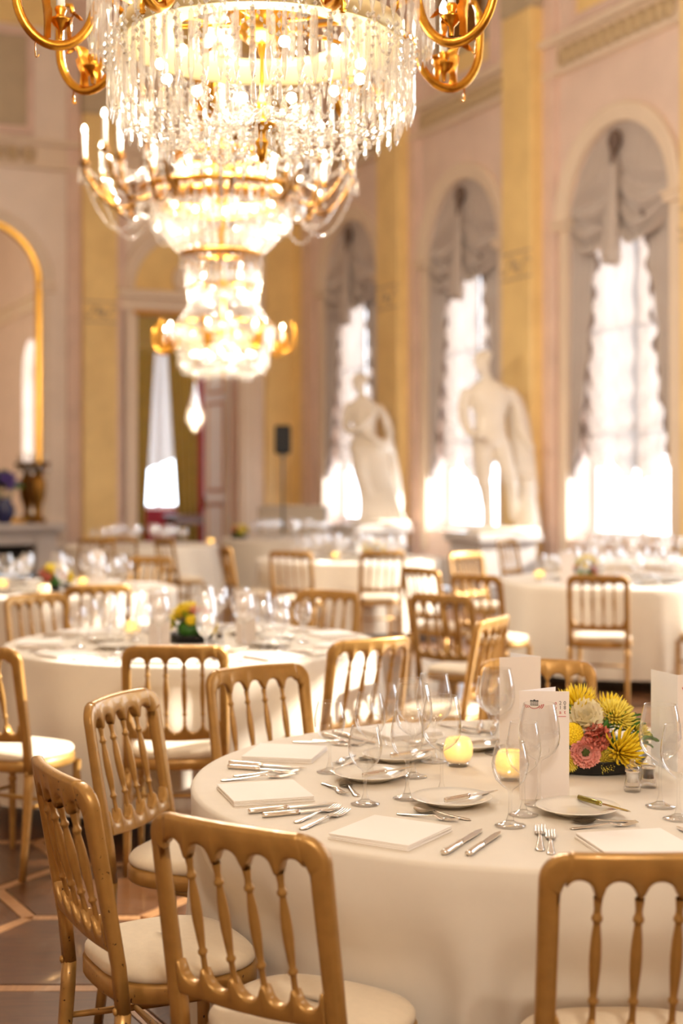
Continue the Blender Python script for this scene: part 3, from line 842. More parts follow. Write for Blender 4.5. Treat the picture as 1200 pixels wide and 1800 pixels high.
TBL = {1: (.51, 3.80), 2: (-.72, 6.92), 3: (2.15, 11.1), 4: (.06, 14.1), 5: (-2.1, 10.3), 6: (-2.4, 17.0), 7: (-.70, 18.9), 8: (2.95, 14.3)}
def to_t(n, x, y): return (TBL[n][0]-x, TBL[n][1]-y)
G1, G2 = 'chairs around the front table', 'chairs around the second table'
GB = 'chairs at the tables behind'
for x, y, n, lab, g in (
    (-.21, 2.67, 1, 'gold banquet chair with scalloped back, front centre, tucked up to the front table', G1),
    (.552, 2.46, 1, 'gold banquet chair at the bottom right corner, its back square to us', G1),
    (-.643, 3.18, 1, 'gold banquet chair with chipped paint, leftmost at the front table, seen edgewise', G1),
    (-.675, 4.25, 1, 'gold banquet chair left of the front table, behind the chipped chair', G1),
    (-.30, 4.90, 1, 'gold banquet chair at the back left of the front table, white sheen on its crest', G1),
    (.70, 5.08, 1, 'gold banquet chair facing us behind the menu cards and flowers of the front table', G1),
    (-1.42, 5.50, 2, 'gold banquet chair cut by the left edge, with a sunlit white seat', G2),
    (-.645, 5.50, 2, 'gold banquet chair with its back to us before the second table, sunlit cloth behind', G2),
    (.13, 5.75, 2, 'gold banquet chair at the right of the second table, behind the wine glasses', G2),
    (-1.71, 7.93, 2, 'gold banquet chair at the left edge facing us across the second table, spindles sunlit', G2),
    (-.07, 8.20, 2, 'gold banquet chair facing us at the far right of the second table', G2),
    (-1.47, 8.62, 5, 'gold banquet chair with its back to us before the table under the mirror', GB),
    (-1.56, 11.7, 5, 'gold banquet chair facing us behind the table under the mirror', GB),
    (-2.62, 15.2, 6, 'blurred gold chair at far left before the chimneypiece', GB),
    (-2.45, 15.62, 6, 'blurred gold chair with sunlit spindles before the doorway', GB),
    (-.46, 12.6, 4, 'gold banquet chair with its back to us at the left of the middle table', GB),
    (.37, 12.7, 4, 'gold banquet chair with two sunlit spindles at the right of the middle table', GB),
    (.89, 9.56, 3, 'gold banquet chair left of the right-hand table, drawn back from it', GB),
    (1.71, 9.50, 3, 'gold banquet chair with its back to us before the right-hand table, right post gleaming', GB),
    (1.07, 12.4, 3, 'gold banquet chair facing us beyond the right-hand table, its whole crest sunlit', GB),
    (2.96, 15.75, 8, 'blurred gold chair under the nearest window, left of the window mullion', GB),
    (1.75, 15.2, 8, 'blurred gold chair before the pedestal of the statue with its back turned', GB),
    (3.45, 15.55, 8, 'blurred gold chair at the right edge under the nearest window', GB)):
    o = chair(x, y, to_t(n, x, y), lab, g)
    if 'chipped paint' in lab:
        for ch in children(o):
            if ch.data.materials[0] is M_CHAIR:
                ch.material_slots[0].link = 'OBJECT'; ch.material_slots[0].material = M_CHAIRW
for x, y, f, lab in (
    (-1.93, 15.3, (.8, .6), 'blurred gold chair turned right before the doorway, with a sunlit seat'),
    (-1.12, 13.5, (.95, .3), 'blurred gold chair seen from the side at the left of the middle table'),
    (.555, 10.3, (.8, .6), 'gold banquet chair turned away between the middle and right-hand tables'),
    (.546, 7.93, (.57, .82), 'gold banquet chair standing free behind the wine glasses of the front table'),
    (.72, 6.62, (-.9, .45), 'gold banquet chair standing free, seen edgewise, with a pale gleaming crest'),
    (2.68, 9.72, (-.35, 1.0), 'gold banquet chair at the right edge before the right-hand table')):
    chair(x, y, f, lab, GB)

# ================================================================== TABLES AND CLOTHS
TR = .90; TH = .75
def table(n, label, clabel):
    cx, cy_ = TBL[n]
    t = empty('round_table', (cx, cy_, 0)); tag(t, label, 'table', 'round banquet tables')
    if n == 1 or not table.p:
        m = MB(); m.lathe([(0, TH-.034), (TR-.02, TH-.034), (TR-.012, TH-.02), (TR-.014, TH-.006), (0, TH-.006)], 48); a = m.build('tabletop', M_BROWN, t)
        table.p['top'] = a
        for k in range(4):
            g = PI/4+k*PI/2
            m = MB(); m.tube([(.6*math.cos(g), .6*math.sin(g), 0), (.56*math.cos(g), .56*math.sin(g), TH-.034)], .018, 8); b = m.build('leg', M_BLKPL, t)
            table.p[k] = b
    else:
        for o in table.p.values(): inst(o, t)
    rg = random.Random(n*13)
    ph = [rg.uniform(0, 2*PI) for _ in range(6)]
    SEG = 240 if n < 3 else 128
    zb = .05 if n == 1 else .10
    def fold(a):
        f = math.sin(9*a+ph[0]+.8*math.sin(2*a+ph[1])) + .55*math.sin(15*a+ph[2]+.7*math.sin(3*a+ph[3])) + .35*math.sin(23*a+ph[4])
        return f/1.9
    push = [(math.atan2(sy-cy_, sx-cx), math.hypot(sx-cx, sy-cy_)) for sx, sy in CHAIRS if math.hypot(sx-cx, sy-cy_) < 1.12]
    rings = []
    for r in (.02, .3, .6, TR-.02, TR-.004): rings.append([(r*math.cos(2*PI*i/SEG), r*math.sin(2*PI*i/SEG), TH) for i in range(SEG)])
    for d in (.003, .010):
        rings.append([((TR+.002+d*.6)*math.cos(2*PI*i/SEG), (TR+.002+d*.6)*math.sin(2*PI*i/SEG), TH-d) for i in range(SEG)])
    for k in range(1, 19):
        v = k/18; z = TH-.012-(TH-.012-zb)*v
        rw = []
        for i in range(SEG):
            a = 2*PI*i/SEG
            fo = fold(a)
            fo = fo*abs(fo)**.3 if fo > 0 else fo*.8
            r = TR+.008+.045*v**1.1 + .080*v**.8*fo + .008*math.sin(5*a+ph[5]+6*v)*v
            for ca, cd in push:                  # the seats press the cloth inwards
                da = abs((a-ca+PI) % (2*PI)-PI)
                if da < .34 and z < .68:
                    k_ = (1-max(0, (da-.20)/.14))*min(1, (.68-z)/.20); k_ = k_*k_*(3-2*k_)
                    r += (min(r, cd-.02)-r)*k_
            rw.append((r*math.cos(a), r*math.sin(a), z))
        rings.append(rw)
    m = MB(); m.loft(rings, True, False)
    c = m.build('tablecloth', M_CLOTH, None, (cx, cy_, 0))
    tag(c, clabel, 'tablecloth', 'white tablecloths')
table.p = {}
TD = {1: 'front table', 2: 'second table', 3: 'right-hand table', 4: 'middle table', 5: 'table under the mirror', 6: 'table before the doorway', 7: 'table before the white bar', 8: 'table under the nearest window'}
TL = {1: 'large round table in the foreground, hidden under its cloth', 2: 'round table with black legs, second from the camera at left', 3: 'round table at the right edge behind the flowers',
      4: 'round table in the middle distance before the female statue', 5: 'round table at the left edge below the mirror', 6: 'far round table standing before the open doorway',
      7: 'far round table before the white draped bar', 8: 'far round table close under the nearest window'}
for n in TBL: table(n, TL[n], 'white floor-length cloth draped over the ' + TD[n])

# ================================================================== TABLEWARE
def glass_profile(h, rb, foot=.036):
    """outer profile from the foot's rim up to the lip"""
    sh = h*.46
    p = [(foot, .0015), (foot, .003), (foot*.6, .006), (.010, .012), (.0045, .03), (.0038, sh*.6), (.0042, sh-.012)]
    b = [(.008, sh-.004), (rb*.45, sh+.004), (rb*.78, sh+.018), (rb*.95, sh+.036), (rb, sh+.055), (rb*.97, sh+(h-sh)*.62), (rb*.86, sh+(h-sh)*.84), (rb*.76, h)]
    return p, b
GK = {'small wine glass': (.192, .043), 'medium wine glass': (.220, .042), 'tall wine glass': (.248, .051)}
g_near, g_far = {}, {}
for k, (h, rb) in GK.items():
    p, b = glass_profile(h, rb)
    foot = MB(); foot.lathe([(0, .001)] + p[:4], 28)
    stem = MB(); stem.lathe(p[3:], 12)
    bowl = MB(); bowl.lathe([(.0042, p[-1][1])]+b, 32)
    lip = b[-1]
    bowl.lathe([(lip[0], lip[1]), (lip[0]+.0006, lip[1]+.0006), (lip[0]-.0006, lip[1]+.0008), (lip[0]-.0012, lip[1])], 32)
    g_near[k] = (foot.mesh('foot', M_GLASS), stem.mesh('stem', M_GLASS), bowl.mesh('bowl', M_GLASS))
    al = MB(); al.lathe([(0, .001)]+p+b, 14); g_far[k] = al.mesh('wine_glass', M_GLASSF)
def mobj(name, me, parent=None):
    o = bpy.data.objects.new(name, me); COL.objects.link(o); adopt(o, parent); return o
def wine_glass(kind, x, y, label, group, near):
    if near:
        t = empty('wine_glass', (x, y, TH))
        for nm, me in zip(('foot', 'stem', 'bowl'), g_near[kind]): mobj(nm, me, t)
    else:
        t = mobj('wine_glass', g_far[kind]); t.location = (x, y, TH)
    return tag(t, label, 'glass', group)

# cutlery: laid along +y, handle end at y=0
def flat_loft(st, th=.0022):
    """stations (y, half width, z)"""
    m = MB(); rings = []
    for y, w_, z in st:
        rings.append([(-w_, y, z), (-w_*.6, y, z+th*.5), (0, y, z+th*.65), (w_*.6, y, z+th*.5), (w_, y, z), (w_*.6, y, z-th*.5), (0, y, z-th*.6), (-w_*.6, y, z-th*.5)])
    m.loft(rings, True, True); return m
HND = [(0, .004, .0022), (.004, .0085, .0022), (.012, .0105, .0024), (.026, .0095, .003), (.05, .0065, .004), (.058, .0075, .0045), (.066, .0060, .005), (.10, .0042, .008), (.118, .0036, .0098)]
def scale_st(st, s): return [(y*s, w_*s, z) for y, w_, z in st]
def cut_meshes():
    d = {}
    for nm, s in (('table fork', 1.0), ('starter fork', .9), ('dessert fork', .82)):
        hd = flat_loft(scale_st([(.116, .0036, .0098), (.126, .005, .0085), (.134, .010, .006), (.142, .0122, .0045), (.150, .0125, .0042)], s))
        for k in range(4):
            xo = (-.0104+k*.00693)*s
            rings = []
            for y, w_, z in scale_st([(.148, .0021, .0042), (.165, .0019, .0040), (.182, .0017, .0062), (.197, .0013, .0098), (.201, .0005, .0108)], s):
                rings.append([(xo-w_, y, z-.0008), (xo+w_, y, z-.0008), (xo+w_, y, z+.0008), (xo-w_, y, z+.0008)])
            hd.loft(rings, True, True)
        d[nm] = (('handle', flat_loft(scale_st(HND, s)).mesh('handle', M_SILVER)), ('fork_head', hd.mesh('fork_head', M_SILVER)))
    b = MB(); s = .86
    def bowlf(u, v):
        y = .114+.068*v; hw = .0215*math.sin(PI*min(1, .04+.93*v))**.62*(1-.12*v)
        x = (u*2-1)*hw*s
        return (x, y*s, .0098-.006*math.sin(PI*min(1, v*1.02))-.0055*math.sin(PI*v)*(1-(u*2-1)**2)+.0015)
    b.grid(bowlf, 8, 14); b.grid(lambda u, v: tuple(a+c for a, c in zip(bowlf(1-u, v), (0, 0, -.0012))), 8, 14)
    d['dessert spoon'] = (('handle', flat_loft(scale_st(HND, s)).mesh('handle', M_SILVER)), ('spoon_bowl', b.mesh('spoon_bowl', M_SILVER)))
    kh = [(0, .006, .006), (.004, .0095, .006), (.02, .0102, .006), (.06, .0085, .006), (.083, .0078, .006), (.086, .0098, .006), (.092, .0098, .006), (.095, .0068, .006), (.102, .006, .006)]
    for nm, s, mh in (('table knife', 1.0, M_SILVER), ('starter knife', .92, M_SILVER), ('butter knife', .78, M_SILVER), ('worn knife', .78, M_OLIVEH)):
        bl = MB(); rings = []
        for y, x0, x1 in ((.100, -.005, .006), (.108, -.0085, .0075), (.14, -.0095, .008), (.18, -.010, .0075), (.205, -.0095, .005), (.222, -.006, .001), (.230, -.0025, -.002)):
            rings.append([(x0*s, y*s, .0052), (x0*s, y*s, .0064), (x1*s, y*s, .0068), (x1*s, y*s, .0048)])
        bl.loft(rings, True, True, False)
        d[nm] = (('handle', flat_loft(scale_st(kh, s), .010).mesh('handle', mh)), ('blade', bl.mesh('blade', M_SILVER)))
    return d
CUT = cut_meshes()
def cutlery(kind, x, y, ang, label, group, z=TH, pitch=0.0):
    """ang: direction the tip points to, in the plane"""
    t = empty(kind.replace(' ', '_').replace('worn', 'butter'), (x, y, z), ang-PI/2)
    if pitch: t.rotation_euler = (pitch, 0, ang-PI/2)
    for nm, me in CUT[kind]: mobj(nm, me, t)
    return tag(t, label, kind.split()[1], group)

pl = MB(); pl.lathe([(0, .0035), (.052, .0035), (.060, .005), (.078, .013), (.098, .020), (.100, .0215), (.0985, .0225), (.078, .0165), (.060, .0085), (.052, .0065), (0, .0062)], 44)
pl.lathe([(.044, .004), (.044, .0005), (.047, .0005), (.049, .004)], 32)
PLATE_ME = pl.mesh('side_plate', M_PLATE)
def napkin_mesh():
    m = MB()
    def sheet(w_, l_, z, th, dx, dy, rot):
        M = Matrix.Translation((dx, dy, z)) @ Matrix.Rotation(rot, 4, 'Z')
        m.box(-w_/2, w_/2, -l_/2, l_/2, 0, th, M, bev=.0012)
    sheet(.205, .205, .0, .0035, 0, 0, 0); sheet(.204, .203, .0036, .0035, .001, -.001, .006); sheet(.203, .201, .0072, .0035, .0, .002, -.006); sheet(.204, .203, .0108, .0030, .001, .001, .004)
    return m.mesh('napkin', M_NAPKIN)
NAP_ME = napkin_mesh()

def polar(n, r, deg):
    cx, cy_ = TBL[n]; a = R_(deg)
    return cx+r*math.cos(a), cy_+r*math.sin(a)
# the settings of the front table: angle, words that find it, small shifts
SET1 = [(-123, 'setting nearest the camera', 0), (-163, 'left setting', 1), (156, 'second setting on the left', 2),
        (-80, 'right front setting', 3), (117, 'back left setting', 4), (78, 'setting before the chair facing us', 5)]
rg = random.Random(21)
for ang, lab, k in SET1:
    w_ = 'of the ' + lab
    A = R_(ang); inw = A+PI                     # direction towards the table's centre
    x, y = polar(1, .735, ang); o = mobj('napkin', NAP_ME); o.location = (x, y, TH); o.rotation_euler = (0, 0, A+rg.uniform(-.12, .12)+.10)
    tag(o, 'folded white napkin ' + w_, 'napkin', 'napkins on the front table')
    g = 'cutlery on the front table'
    # knives to the right, forks to the left (seen by the diner); handles towards the rim
    for j, (kind, da, r, what) in enumerate((('table knife', 12.5, .84, 'larger silver table knife beside the napkin '), ('starter knife', 16.0, .83, 'smaller silver knife outside the larger one '))):
        x, y = polar(1, r, ang+da); cutlery(kind, x, y, inw+R_(da)*.4+rg.uniform(-.05, .05), what+w_, g)
    for kind, da, r, what in (('table fork', -13.5, .83, 'larger silver fork '), ('starter fork', -17.5, .80, 'smaller silver fork beside the larger one ')):
        x, y = polar(1, r, ang+da); fa = inw-R_(da)*.2+rg.uniform(-.10, .06)
        if k == 3: q = at(949, 1497, TH) if kind == 'table fork' else at(968, 1503, TH); x, y, fa = q.x, q.y, R_(82)
        cutlery(kind, x, y, fa, what+w_, g)
    x, y = polar(1, .565, ang-9); cutlery('dessert fork', x, y, A+PI/2+rg.uniform(-.1, .1), 'silver dessert fork lying crosswise above the napkin '+w_, g)
    x, y = polar(1, .525, ang+9.5); cutlery('dessert spoon', x, y, A-PI/2+rg.uniform(-.25, .0), 'silver dessert spoon lying crosswise above the napkin '+w_, g)
    pa = {0: -4, 1: -13, 3: -3}.get(k, -9); pr = {0: .40, 1: .435}.get(k, .42)
    px_, py_ = polar(1, pr, ang+pa); o = mobj('side_plate', PLATE_ME); o.location = (px_, py_, TH)
    tag(o, 'small white porcelain side plate '+w_, 'plate', 'side plates on the front table')
    if k == 3: cutlery('worn knife', px_+.015, py_+.075, R_(-58), 'butter knife with a worn olive handle on the plate '+w_, g, TH+.0175, .0)
    else: cutlery('butter knife', px_-.02+.06*math.cos(A-PI/2)*0, py_-.055, R_(38), 'butter knife resting on the plate '+w_, g, TH+.0175, .0)
    if k == 3: continue                          # its glasses are placed below
    gg = 'wine glasses on the front table'
    ex = (2.5, 4.5, 6) if k == 0 else (0, 0, 0)
    for kind, r, da, what in (('small wine glass', .545, 17.5, 'small wine glass, outermost of three, '), ('medium wine glass', .435, 19.5, 'medium wine glass, middle of three, '), ('tall wine glass', .325, 22, 'tall wine glass, innermost of three, ')):
        x, y = polar(1, r+rg.uniform(-.008, .008), ang+da+rg.uniform(-1.5, 1.5)+ex[('small', 'medium', 'tall').index(kind.split()[0])]); wine_glass(kind, x, y, what+w_, gg, True)
# glasses of settings whose rim lies outside the frame on the right
for kind, px, py, what in (('tall wine glass', 1160, 1418, 'tall wine glass right of the salt and pepper mills'), ('medium wine glass', 1192, 1440, 'medium wine glass cut by the right edge')):
    p = at(px, py, TH); wine_glass(kind, p.x, p.y, what, 'wine glasses on the front table', True)

# far tables
NS = 9
ORD = ['first', 'second', 'third', 'fourth', 'fifth', 'sixth', 'seventh', 'eighth', 'ninth']
POSY = [(335, 1128, 2), (1030, 1022, 3), (655, 981, 4), (95, 1038, 5), (420, 947, 7)]
TEAS = [(948, 1020, 3), (590, 985, 4), (5, 1037, 5), (78, 1047, 5), (146, 1033, 5), (232, 1118, 2), (370, 958, 6)]
UPRIGHT = [(414, 1130, 2), (262, 1135, 2), (985, 1030, 3), (160, 1026, 5)]
BLOCK = [(at(a, b, TH), .18, n) for a, b, n in POSY] + [(at(a, b, TH), .095, n) for a, b, n in TEAS] + [(at(a+8, b, TH), .125, n) for a, b, n in UPRIGHT]
def free(n, x, y): return all(m != n or math.hypot(q.x-x, q.y-y) > r for q, r, m in BLOCK)
for n in range(2, 9):
    td = TD[n]
    off = {2: -95, 3: 20, 4: 5, 5: 30, 6: 12, 7: 25, 8: 0}[n]
    rg = random.Random(100+n)
    todo = {}
    for k in range(NS):
        ang = off + 40*k
        A = R_(ang); inw = A+PI
        for kind, r, da in (('small wine glass', .545, 16), ('medium wine glass', .435, 19), ('tall wine glass', .325, 22)):
            for _ in range(12):
                x, y = polar(n, r+rg.uniform(-.02, .02), ang+da+rg.uniform(-3, 3))
                if free(n, x, y) and all(math.hypot(x-u, y-v) > .092 for L in todo.values() for u, v, w_ in L if w_ == 0): break
                r += .022
            else: continue
            todo.setdefault(kind, []).append((x, y, 0))
        if n <= 5:
            x, y = polar(n, .735, ang); todo.setdefault('folded white napkin', []).append((x, y, A+rg.uniform(-.1, .1)))
            x, y = polar(n, .42, ang-8)
            if free(n, x, y): todo.setdefault('white side plate', []).append((x, y, 0))
        if n == 2:
            for kind, da, r in (('table knife', 12.5, .84), ('starter knife', 16.0, .83), ('table fork', -13.5, .83), ('starter fork', -17.5, .80)):
                x, y = polar(n, r, ang+da); todo.setdefault(kind, []).append((x, y, inw+rg.uniform(-.08, .08)))
    for kind, L in todo.items():
        L.sort(key=lambda q: q[0]/q[1])
        for k, (x, y, a) in enumerate(L):
            lab = ORD[k]+' '+kind+' from the left on the '+td
            if kind == 'folded white napkin':
                o = mobj('napkin', NAP_ME); o.location = (x, y, TH); o.rotation_euler = (0, 0, a); tag(o, lab, 'napkin', 'napkins on the '+td)
            elif kind == 'white side plate':
                o = mobj('side_plate', PLATE_ME); o.location = (x, y, TH); tag(o, lab, 'plate', 'side plates on the '+td)
            elif 'glass' in kind: wine_glass(kind, x, y, lab, kind.split()[0]+' wine glasses on the '+td, False)
            else: cutlery(kind, x, y, a, lab, kind+'s on the '+td)

# ------------------------------------------------------------------ candles in frosted glasses
eg = MB(); eg.lathe([(.024, .010), (.033, .016), (.040, .032), (.0415, .046), (.039, .062), (.034, .074), (.030, .079), (.0285, .079), (.0325, .072), (.0375, .060), (.040, .046), (.0385, .033), (.032, .018), (.022, .013)], 28)
CAND_ME = eg.mesh('frosted_cup', M_FROST)
bs = MB(); bs.lathe([(0, .0), (.029, .0), (.031, .004), (.030, .011), (.026, .014), (0, .014)], 24); CBASE_ME = bs.mesh('clear_base', M_GLASS)
fl = MB(); fl.lathe([(0, .016), (.018, .016), (.0185, .036), (.014, .040), (0, .040)], 16); WAX_ME = fl.mesh('tealight', M_CANDLE)
fl = MB(); fl.lathe([(0, .040), (.007, .045), (.010, .053), (.007, .063), (0, .072)], 12); FLAME_ME = fl.mesh('flame', M_LED)
TEA_W = .11
tl_d = bpy.data.lights.new('tealight_glow', 'POINT'); tl_d.energy = TEA_W; tl_d.color = (1, .66, .18); tl_d.shadow_soft_size = .008
def tealight(x, y, label, group, z=TH):
    t = empty('candle_holder', (x, y, z))
    for nm, me in (('frosted_cup', CAND_ME), ('clear_base', CBASE_ME), ('tealight', WAX_ME), ('flame', FLAME_ME)): mobj(nm, me, t)
    l = bpy.data.objects.new('tealight_glow', tl_d); COL.objects.link(l); l.parent = t; l.location = (0, 0, .056)
    tag(t, label, 'candle holder', group)
for px, py, lab in ((805, 1346, 'frosted egg-shaped tealight glass standing clear between glasses and menu card'), (897, 1371, 'frosted egg-shaped tealight glass glowing behind the front wine glass')):
    p = at(px, py, TH); tealight(p.x, p.y, lab, 'tealights on the front table')
for px, py, n, lab in ((700, 1115, 2, None), (948, 1020, 3, 'amber tealight on the right-hand table'), (590, 985, 4, 'amber tealight on the middle table'), (5, 1037, 5, 'amber tealight at the left edge on the table under the mirror'),
                       (78, 1047, 5, 'amber tealight below the posy on the table under the mirror'), (146, 1033, 5, 'amber tealight right of the posy on the table under the mirror'), (232, 1118, 2, 'amber tealight on the second table left of its white card'), (370, 958, 6, 'amber tealight on the table before the doorway')):
    if lab is None: continue
    p = at(px, py, TH); tealight(p.x, p.y, lab, 'tealights on the tables behind')

# ------------------------------------------------------------------ salt and pepper mills
def mill(px, py, fill, name, label):
    p = at(px, py, TH); t = empty(name, (p.x, p.y, TH)); tag(t, label, 'shaker', 'salt and pepper on the front table')
    m = MB(); m.lathe([(0, 0), (.0215, 0), (.022, .010), (.020, .020), (.0175, .030), (.0165, .042), (.0170, .050), (.0170, .052), (.0155, .052), (.015, .042), (.016, .030), (.018, .020), (.019, .012), (0, .012)], 22); m.build('clear_body', M_GLASS, t)
    m = MB(); m.lathe([(0, .024), (.0145, .024), (.0135, .036), (.0142, .047), (0, .047)], 18); m.build('salt' if fill is M_SALT else 'peppercorns', fill, t)
    m = MB(); m.lathe([(.0175, .052), (.0185, .056), (.0185, .060), (.015, .066), (.008, .070), (.006, .073), (.008, .077), (.006, .082), (0, .083)], 20); m.build('grinder_head', M_GLASS, t)
    m = MB(); m.lathe([(.0188, .0505), (.0192, .0525), (.0188, .0545)], 20); m.build('steel_collar', M_SILVER, t)
mill(1111, 1391, M_SALT, 'salt_mill', 'clear salt mill filled with white salt beside the flower bowl')
mill(1139, 1384, M_PEPPER, 'pepper_mill', 'clear pepper mill with dark peppercorns behind the salt mill')

# ------------------------------------------------------------------ menu cards
def text_mesh(body, size):
    c = bpy.data.curves.new('lettering', 'FONT'); c.body = body; c.size = size; c.align_x = 'CENTER'; c.align_y = 'CENTER'
    o = bpy.data.objects.new('lettering', c); COL.objects.link(o)
    me = bpy.data.meshes.new_from_object(o.evaluated_get(bpy.context.evaluated_depsgraph_get()))
    bpy.data.objects.remove(o); bpy.data.curves.remove(c)
    me.materials.clear(); return me
GLY = {}
def glyph(ch, size, mat):
    k = (ch, size, mat.name)
    if k not in GLY:
        GLY[k] = text_mesh(ch, size); GLY[k].materials.append(mat)
    return GLY[k]
def menu_card(x, y, face_deg, label, group, open_deg=58, h=.27, wd=.125, fold_left=True, prints=True, z=TH):
    """front leaf: spine on the reader's left, its printed face looks towards face_deg"""
    t = empty('menu_card', (x, y, z), R_(face_deg+90)); tag(t, label, 'menu card', group)
    # local frame: reader looks along +y, x to the right; front leaf in the plane y=0
    f = MB(); f.box(0, wd, 0, .0006, 0, h); f.build('front_leaf', M_CARD, t)
    b = MB(); b.box(0, wd, 0, .0006, 0, h); bo = b.build('back_leaf', M_CARD2, t)
    bo.rotation_euler = (0, 0, R_(open_deg)); 
    if not fold_left:
        bo.location = (wd, 0, 0); bo.rotation_euler = (0, 0, R_(180-open_deg))
    if prints:
        s = wd/.125
        e = MB(); ex, ez = .037*s, h-.036*s
        # columned house with a dark roof above ribbon arcs
        e.add([(ex-.011*s, -.0006, ez+.009*s), (ex-.010*s, -.0006, ez+.013*s), (ex-.004*s, -.0006, ez+.012*s), (ex, -.0006, ez+.015*s), (ex+.004*s, -.0006, ez+.012*s), (ex+.010*s, -.0006, ez+.013*s), (ex+.011*s, -.0006, ez+.009*s)], [(0, 1, 2, 3, 4, 5, 6)], False)
        e.build('emblem_roof', M_PRINTK, t)
        e = MB()
        for q in range(6):
            cx = ex + (-.0088+q*.0035)*s; e.add([(cx-.0009*s, -.0006, ez), (cx+.0009*s, -.0006, ez), (cx+.0009*s, -.0006, ez+.0085*s), (cx-.0009*s, -.0006, ez+.0085*s)], [(0, 1, 2, 3)], False)
        e.add([(ex-.0105*s, -.0006, ez-.0012*s), (ex+.0105*s, -.0006, ez-.0012*s), (ex+.0105*s, -.0006, ez+.0006*s), (ex-.0105*s, -.0006, ez+.0006*s)], [(0, 1, 2, 3)], False)
        e.build('emblem_columns', M_PRINTG, t)
        e = MB()
        def arc(r, a0, a1, w0, w1, dz):
            P = []
            for q in range(13):
                a = R_(a0+(a1-a0)*q/12); ww = w0+(w1-w0)*q/12
                P += [(ex+(r-ww/2)*math.cos(a)*1.0, -.0006, ez+dz+(r-ww/2)*math.sin(a)*.8), (ex+(r+ww/2)*math.cos(a), -.0006, ez+dz+(r+ww/2)*math.sin(a)*.8)]
            e.add(P, [(2*q, 2*q+1, 2*q+3, 2*q+2) for q in range(12)], False)
        for r, a0, a1 in ((.0155, 200, 340), (.0195, 310, 352), (.0235, 318, 356), (.0195, 188, 222), (.0235, 184, 216)):
            arc(r*s, a0, a1, .0022*s, .0026*s, .004*s)
        e.build('emblem_ribbon', M_PRINTR, t)
        rows = ((('e', M_PRINTR), ('2', M_PRINTG), ('0', M_PRINTG)), (('u', M_PRINTR), ('1', M_PRINTG), ('8', M_PRINTG)), (('.', M_PRINTR), ('a', M_PRINTR), ('t', M_PRINTR)))
        for r, row in enumerate(rows):
            for c, (ch, mt) in enumerate(row):
                g_ = mobj('lettering', glyph(ch, .0135*s, mt), t); g_.location = (wd-.034*s+c*.0115*s, -.0008, h-.030*s-r*.0115*s); g_.rotation_euler = (R_(90), 0, 0)
        l = MB(); l.box(wd-.036*s, wd-.008*s, -.0008, -.0005, h-.0645*s, h-.0632*s); l.build('printed_line', M_PRINTR, t)
    return t
p = at(913, 1405, TH); menu_card(p.x, p.y, -95, 'white folded menu card with a red and black emblem before the flowers, frontmost', 'menu cards on the front table', 40, .270, .122)
menu_card(.462, 4.16, -80, 'white folded menu card half hidden behind the frontmost one', 'menu cards on the front table', 62, .275, .125, False, False)
menu_card(.912, 3.86, -78, 'white folded menu card cut by the right edge', 'menu cards on the front table', 100, .265, .125)
for n, px, py, fd, lab, grp in ((2, 414, 1130, -92, 'white upright card right of the posy on the second table', 'cards on the tables behind'), (2, 262, 1135, -80, 'white upright card left of the posy on the second table', 'cards on the tables behind'),
                           (3, 985, 1030, -75, 'white upright card beside the posy on the right-hand table', 'cards on the tables behind'), (5, 160, 1026, -90, 'white upright card on the table under the mirror', 'cards on the tables behind')):
    p = at(px, py, TH); menu_card(p.x, p.y, fd, lab, grp, 50, .25, .10, True, n == 2)

# ================================================================== FLOWERS
def spider_mesh(mat, R=.05, n=90, seed=1, up=1.3, thick=.0028):
    rg = random.Random(seed); m = MB()
    for i in range(n):
        th = i*2.39996; f = (i+.5)/n
        el = PI/2 - up*math.sqrt(f)*1.15
        L = R*(.62+.42*math.sqrt(f))*rg.uniform(.9, 1.1)
        d = Vector((math.cos(el)*math.cos(th), math.cos(el)*math.sin(th), math.sin(el)))
        b = d*.004; side = Vector((-math.sin(th), math.cos(th), 0)); curl = rg.uniform(.1, .3)
        pts = [b, b+d*L*.5, b+d*L*.85+Vector((0, 0, L*curl*.2)), b+d*L+Vector((0, 0, L*curl))]
        nr = d.cross(side)
        rings = []
        for p, w_ in zip(pts, (thick*.6, thick*1.2, thick*1.15, thick*.25)):
            rings.append([p+side*w_, p+nr*w_*.45, p-side*w_, p-nr*w_*.45])
        m.loft(rings, True, True)
    return m.mesh('chrysanthemum', mat)
def petal_mesh(mat, layers, name, cup=True):
    """layers: (count, radius at tip, height of tip, petal half-width, frill)"""
    m = MB(); rg = random.Random(len(layers)*7+1)
    for n, rt, zt, hw, fr in layers:
        o = rg.uniform(0, 6)
        for k in range(n):
            th = o+2*PI*k/n+rg.uniform(-.12, .12); c, s = math.cos(th), math.sin(th)
            ph = rg.uniform(0, 6)
            def fn(u, v):
                a = (u*2-1); w_ = hw*math.sin(PI*min(.93, .12+.75*v))*a
                r = .006+(rt-.006)*(v**.8); z = zt*(v**1.5) - .18*hw*0 + (abs(a)**2)*hw*.35*v
                z += fr*math.sin(a*9+ph)*v*v; r += fr*math.cos(a*7+ph)*v*v
                if cup: r -= .25*rt*max(0, v-.7)
                return (r*c-w_*s, r*s+w_*c, z)
            m.grid(fn, 6, 5)
    return m.mesh(name, mat)
def pompon_mesh(mat, R=.026):
    m = MB(); n = 150
    for i in range(n):
        z = 1-1.55*(i+.5)/n; th = i*2.39996; r = math.sqrt(max(0, 1-z*z))
        m.ball((R*r*math.cos(th), R*r*math.sin(th), R*z), .0042, 6, 4)
    m.ball((0, 0, 0), R*.95, 12, 8)
    return m.mesh('pompon_flower', mat)
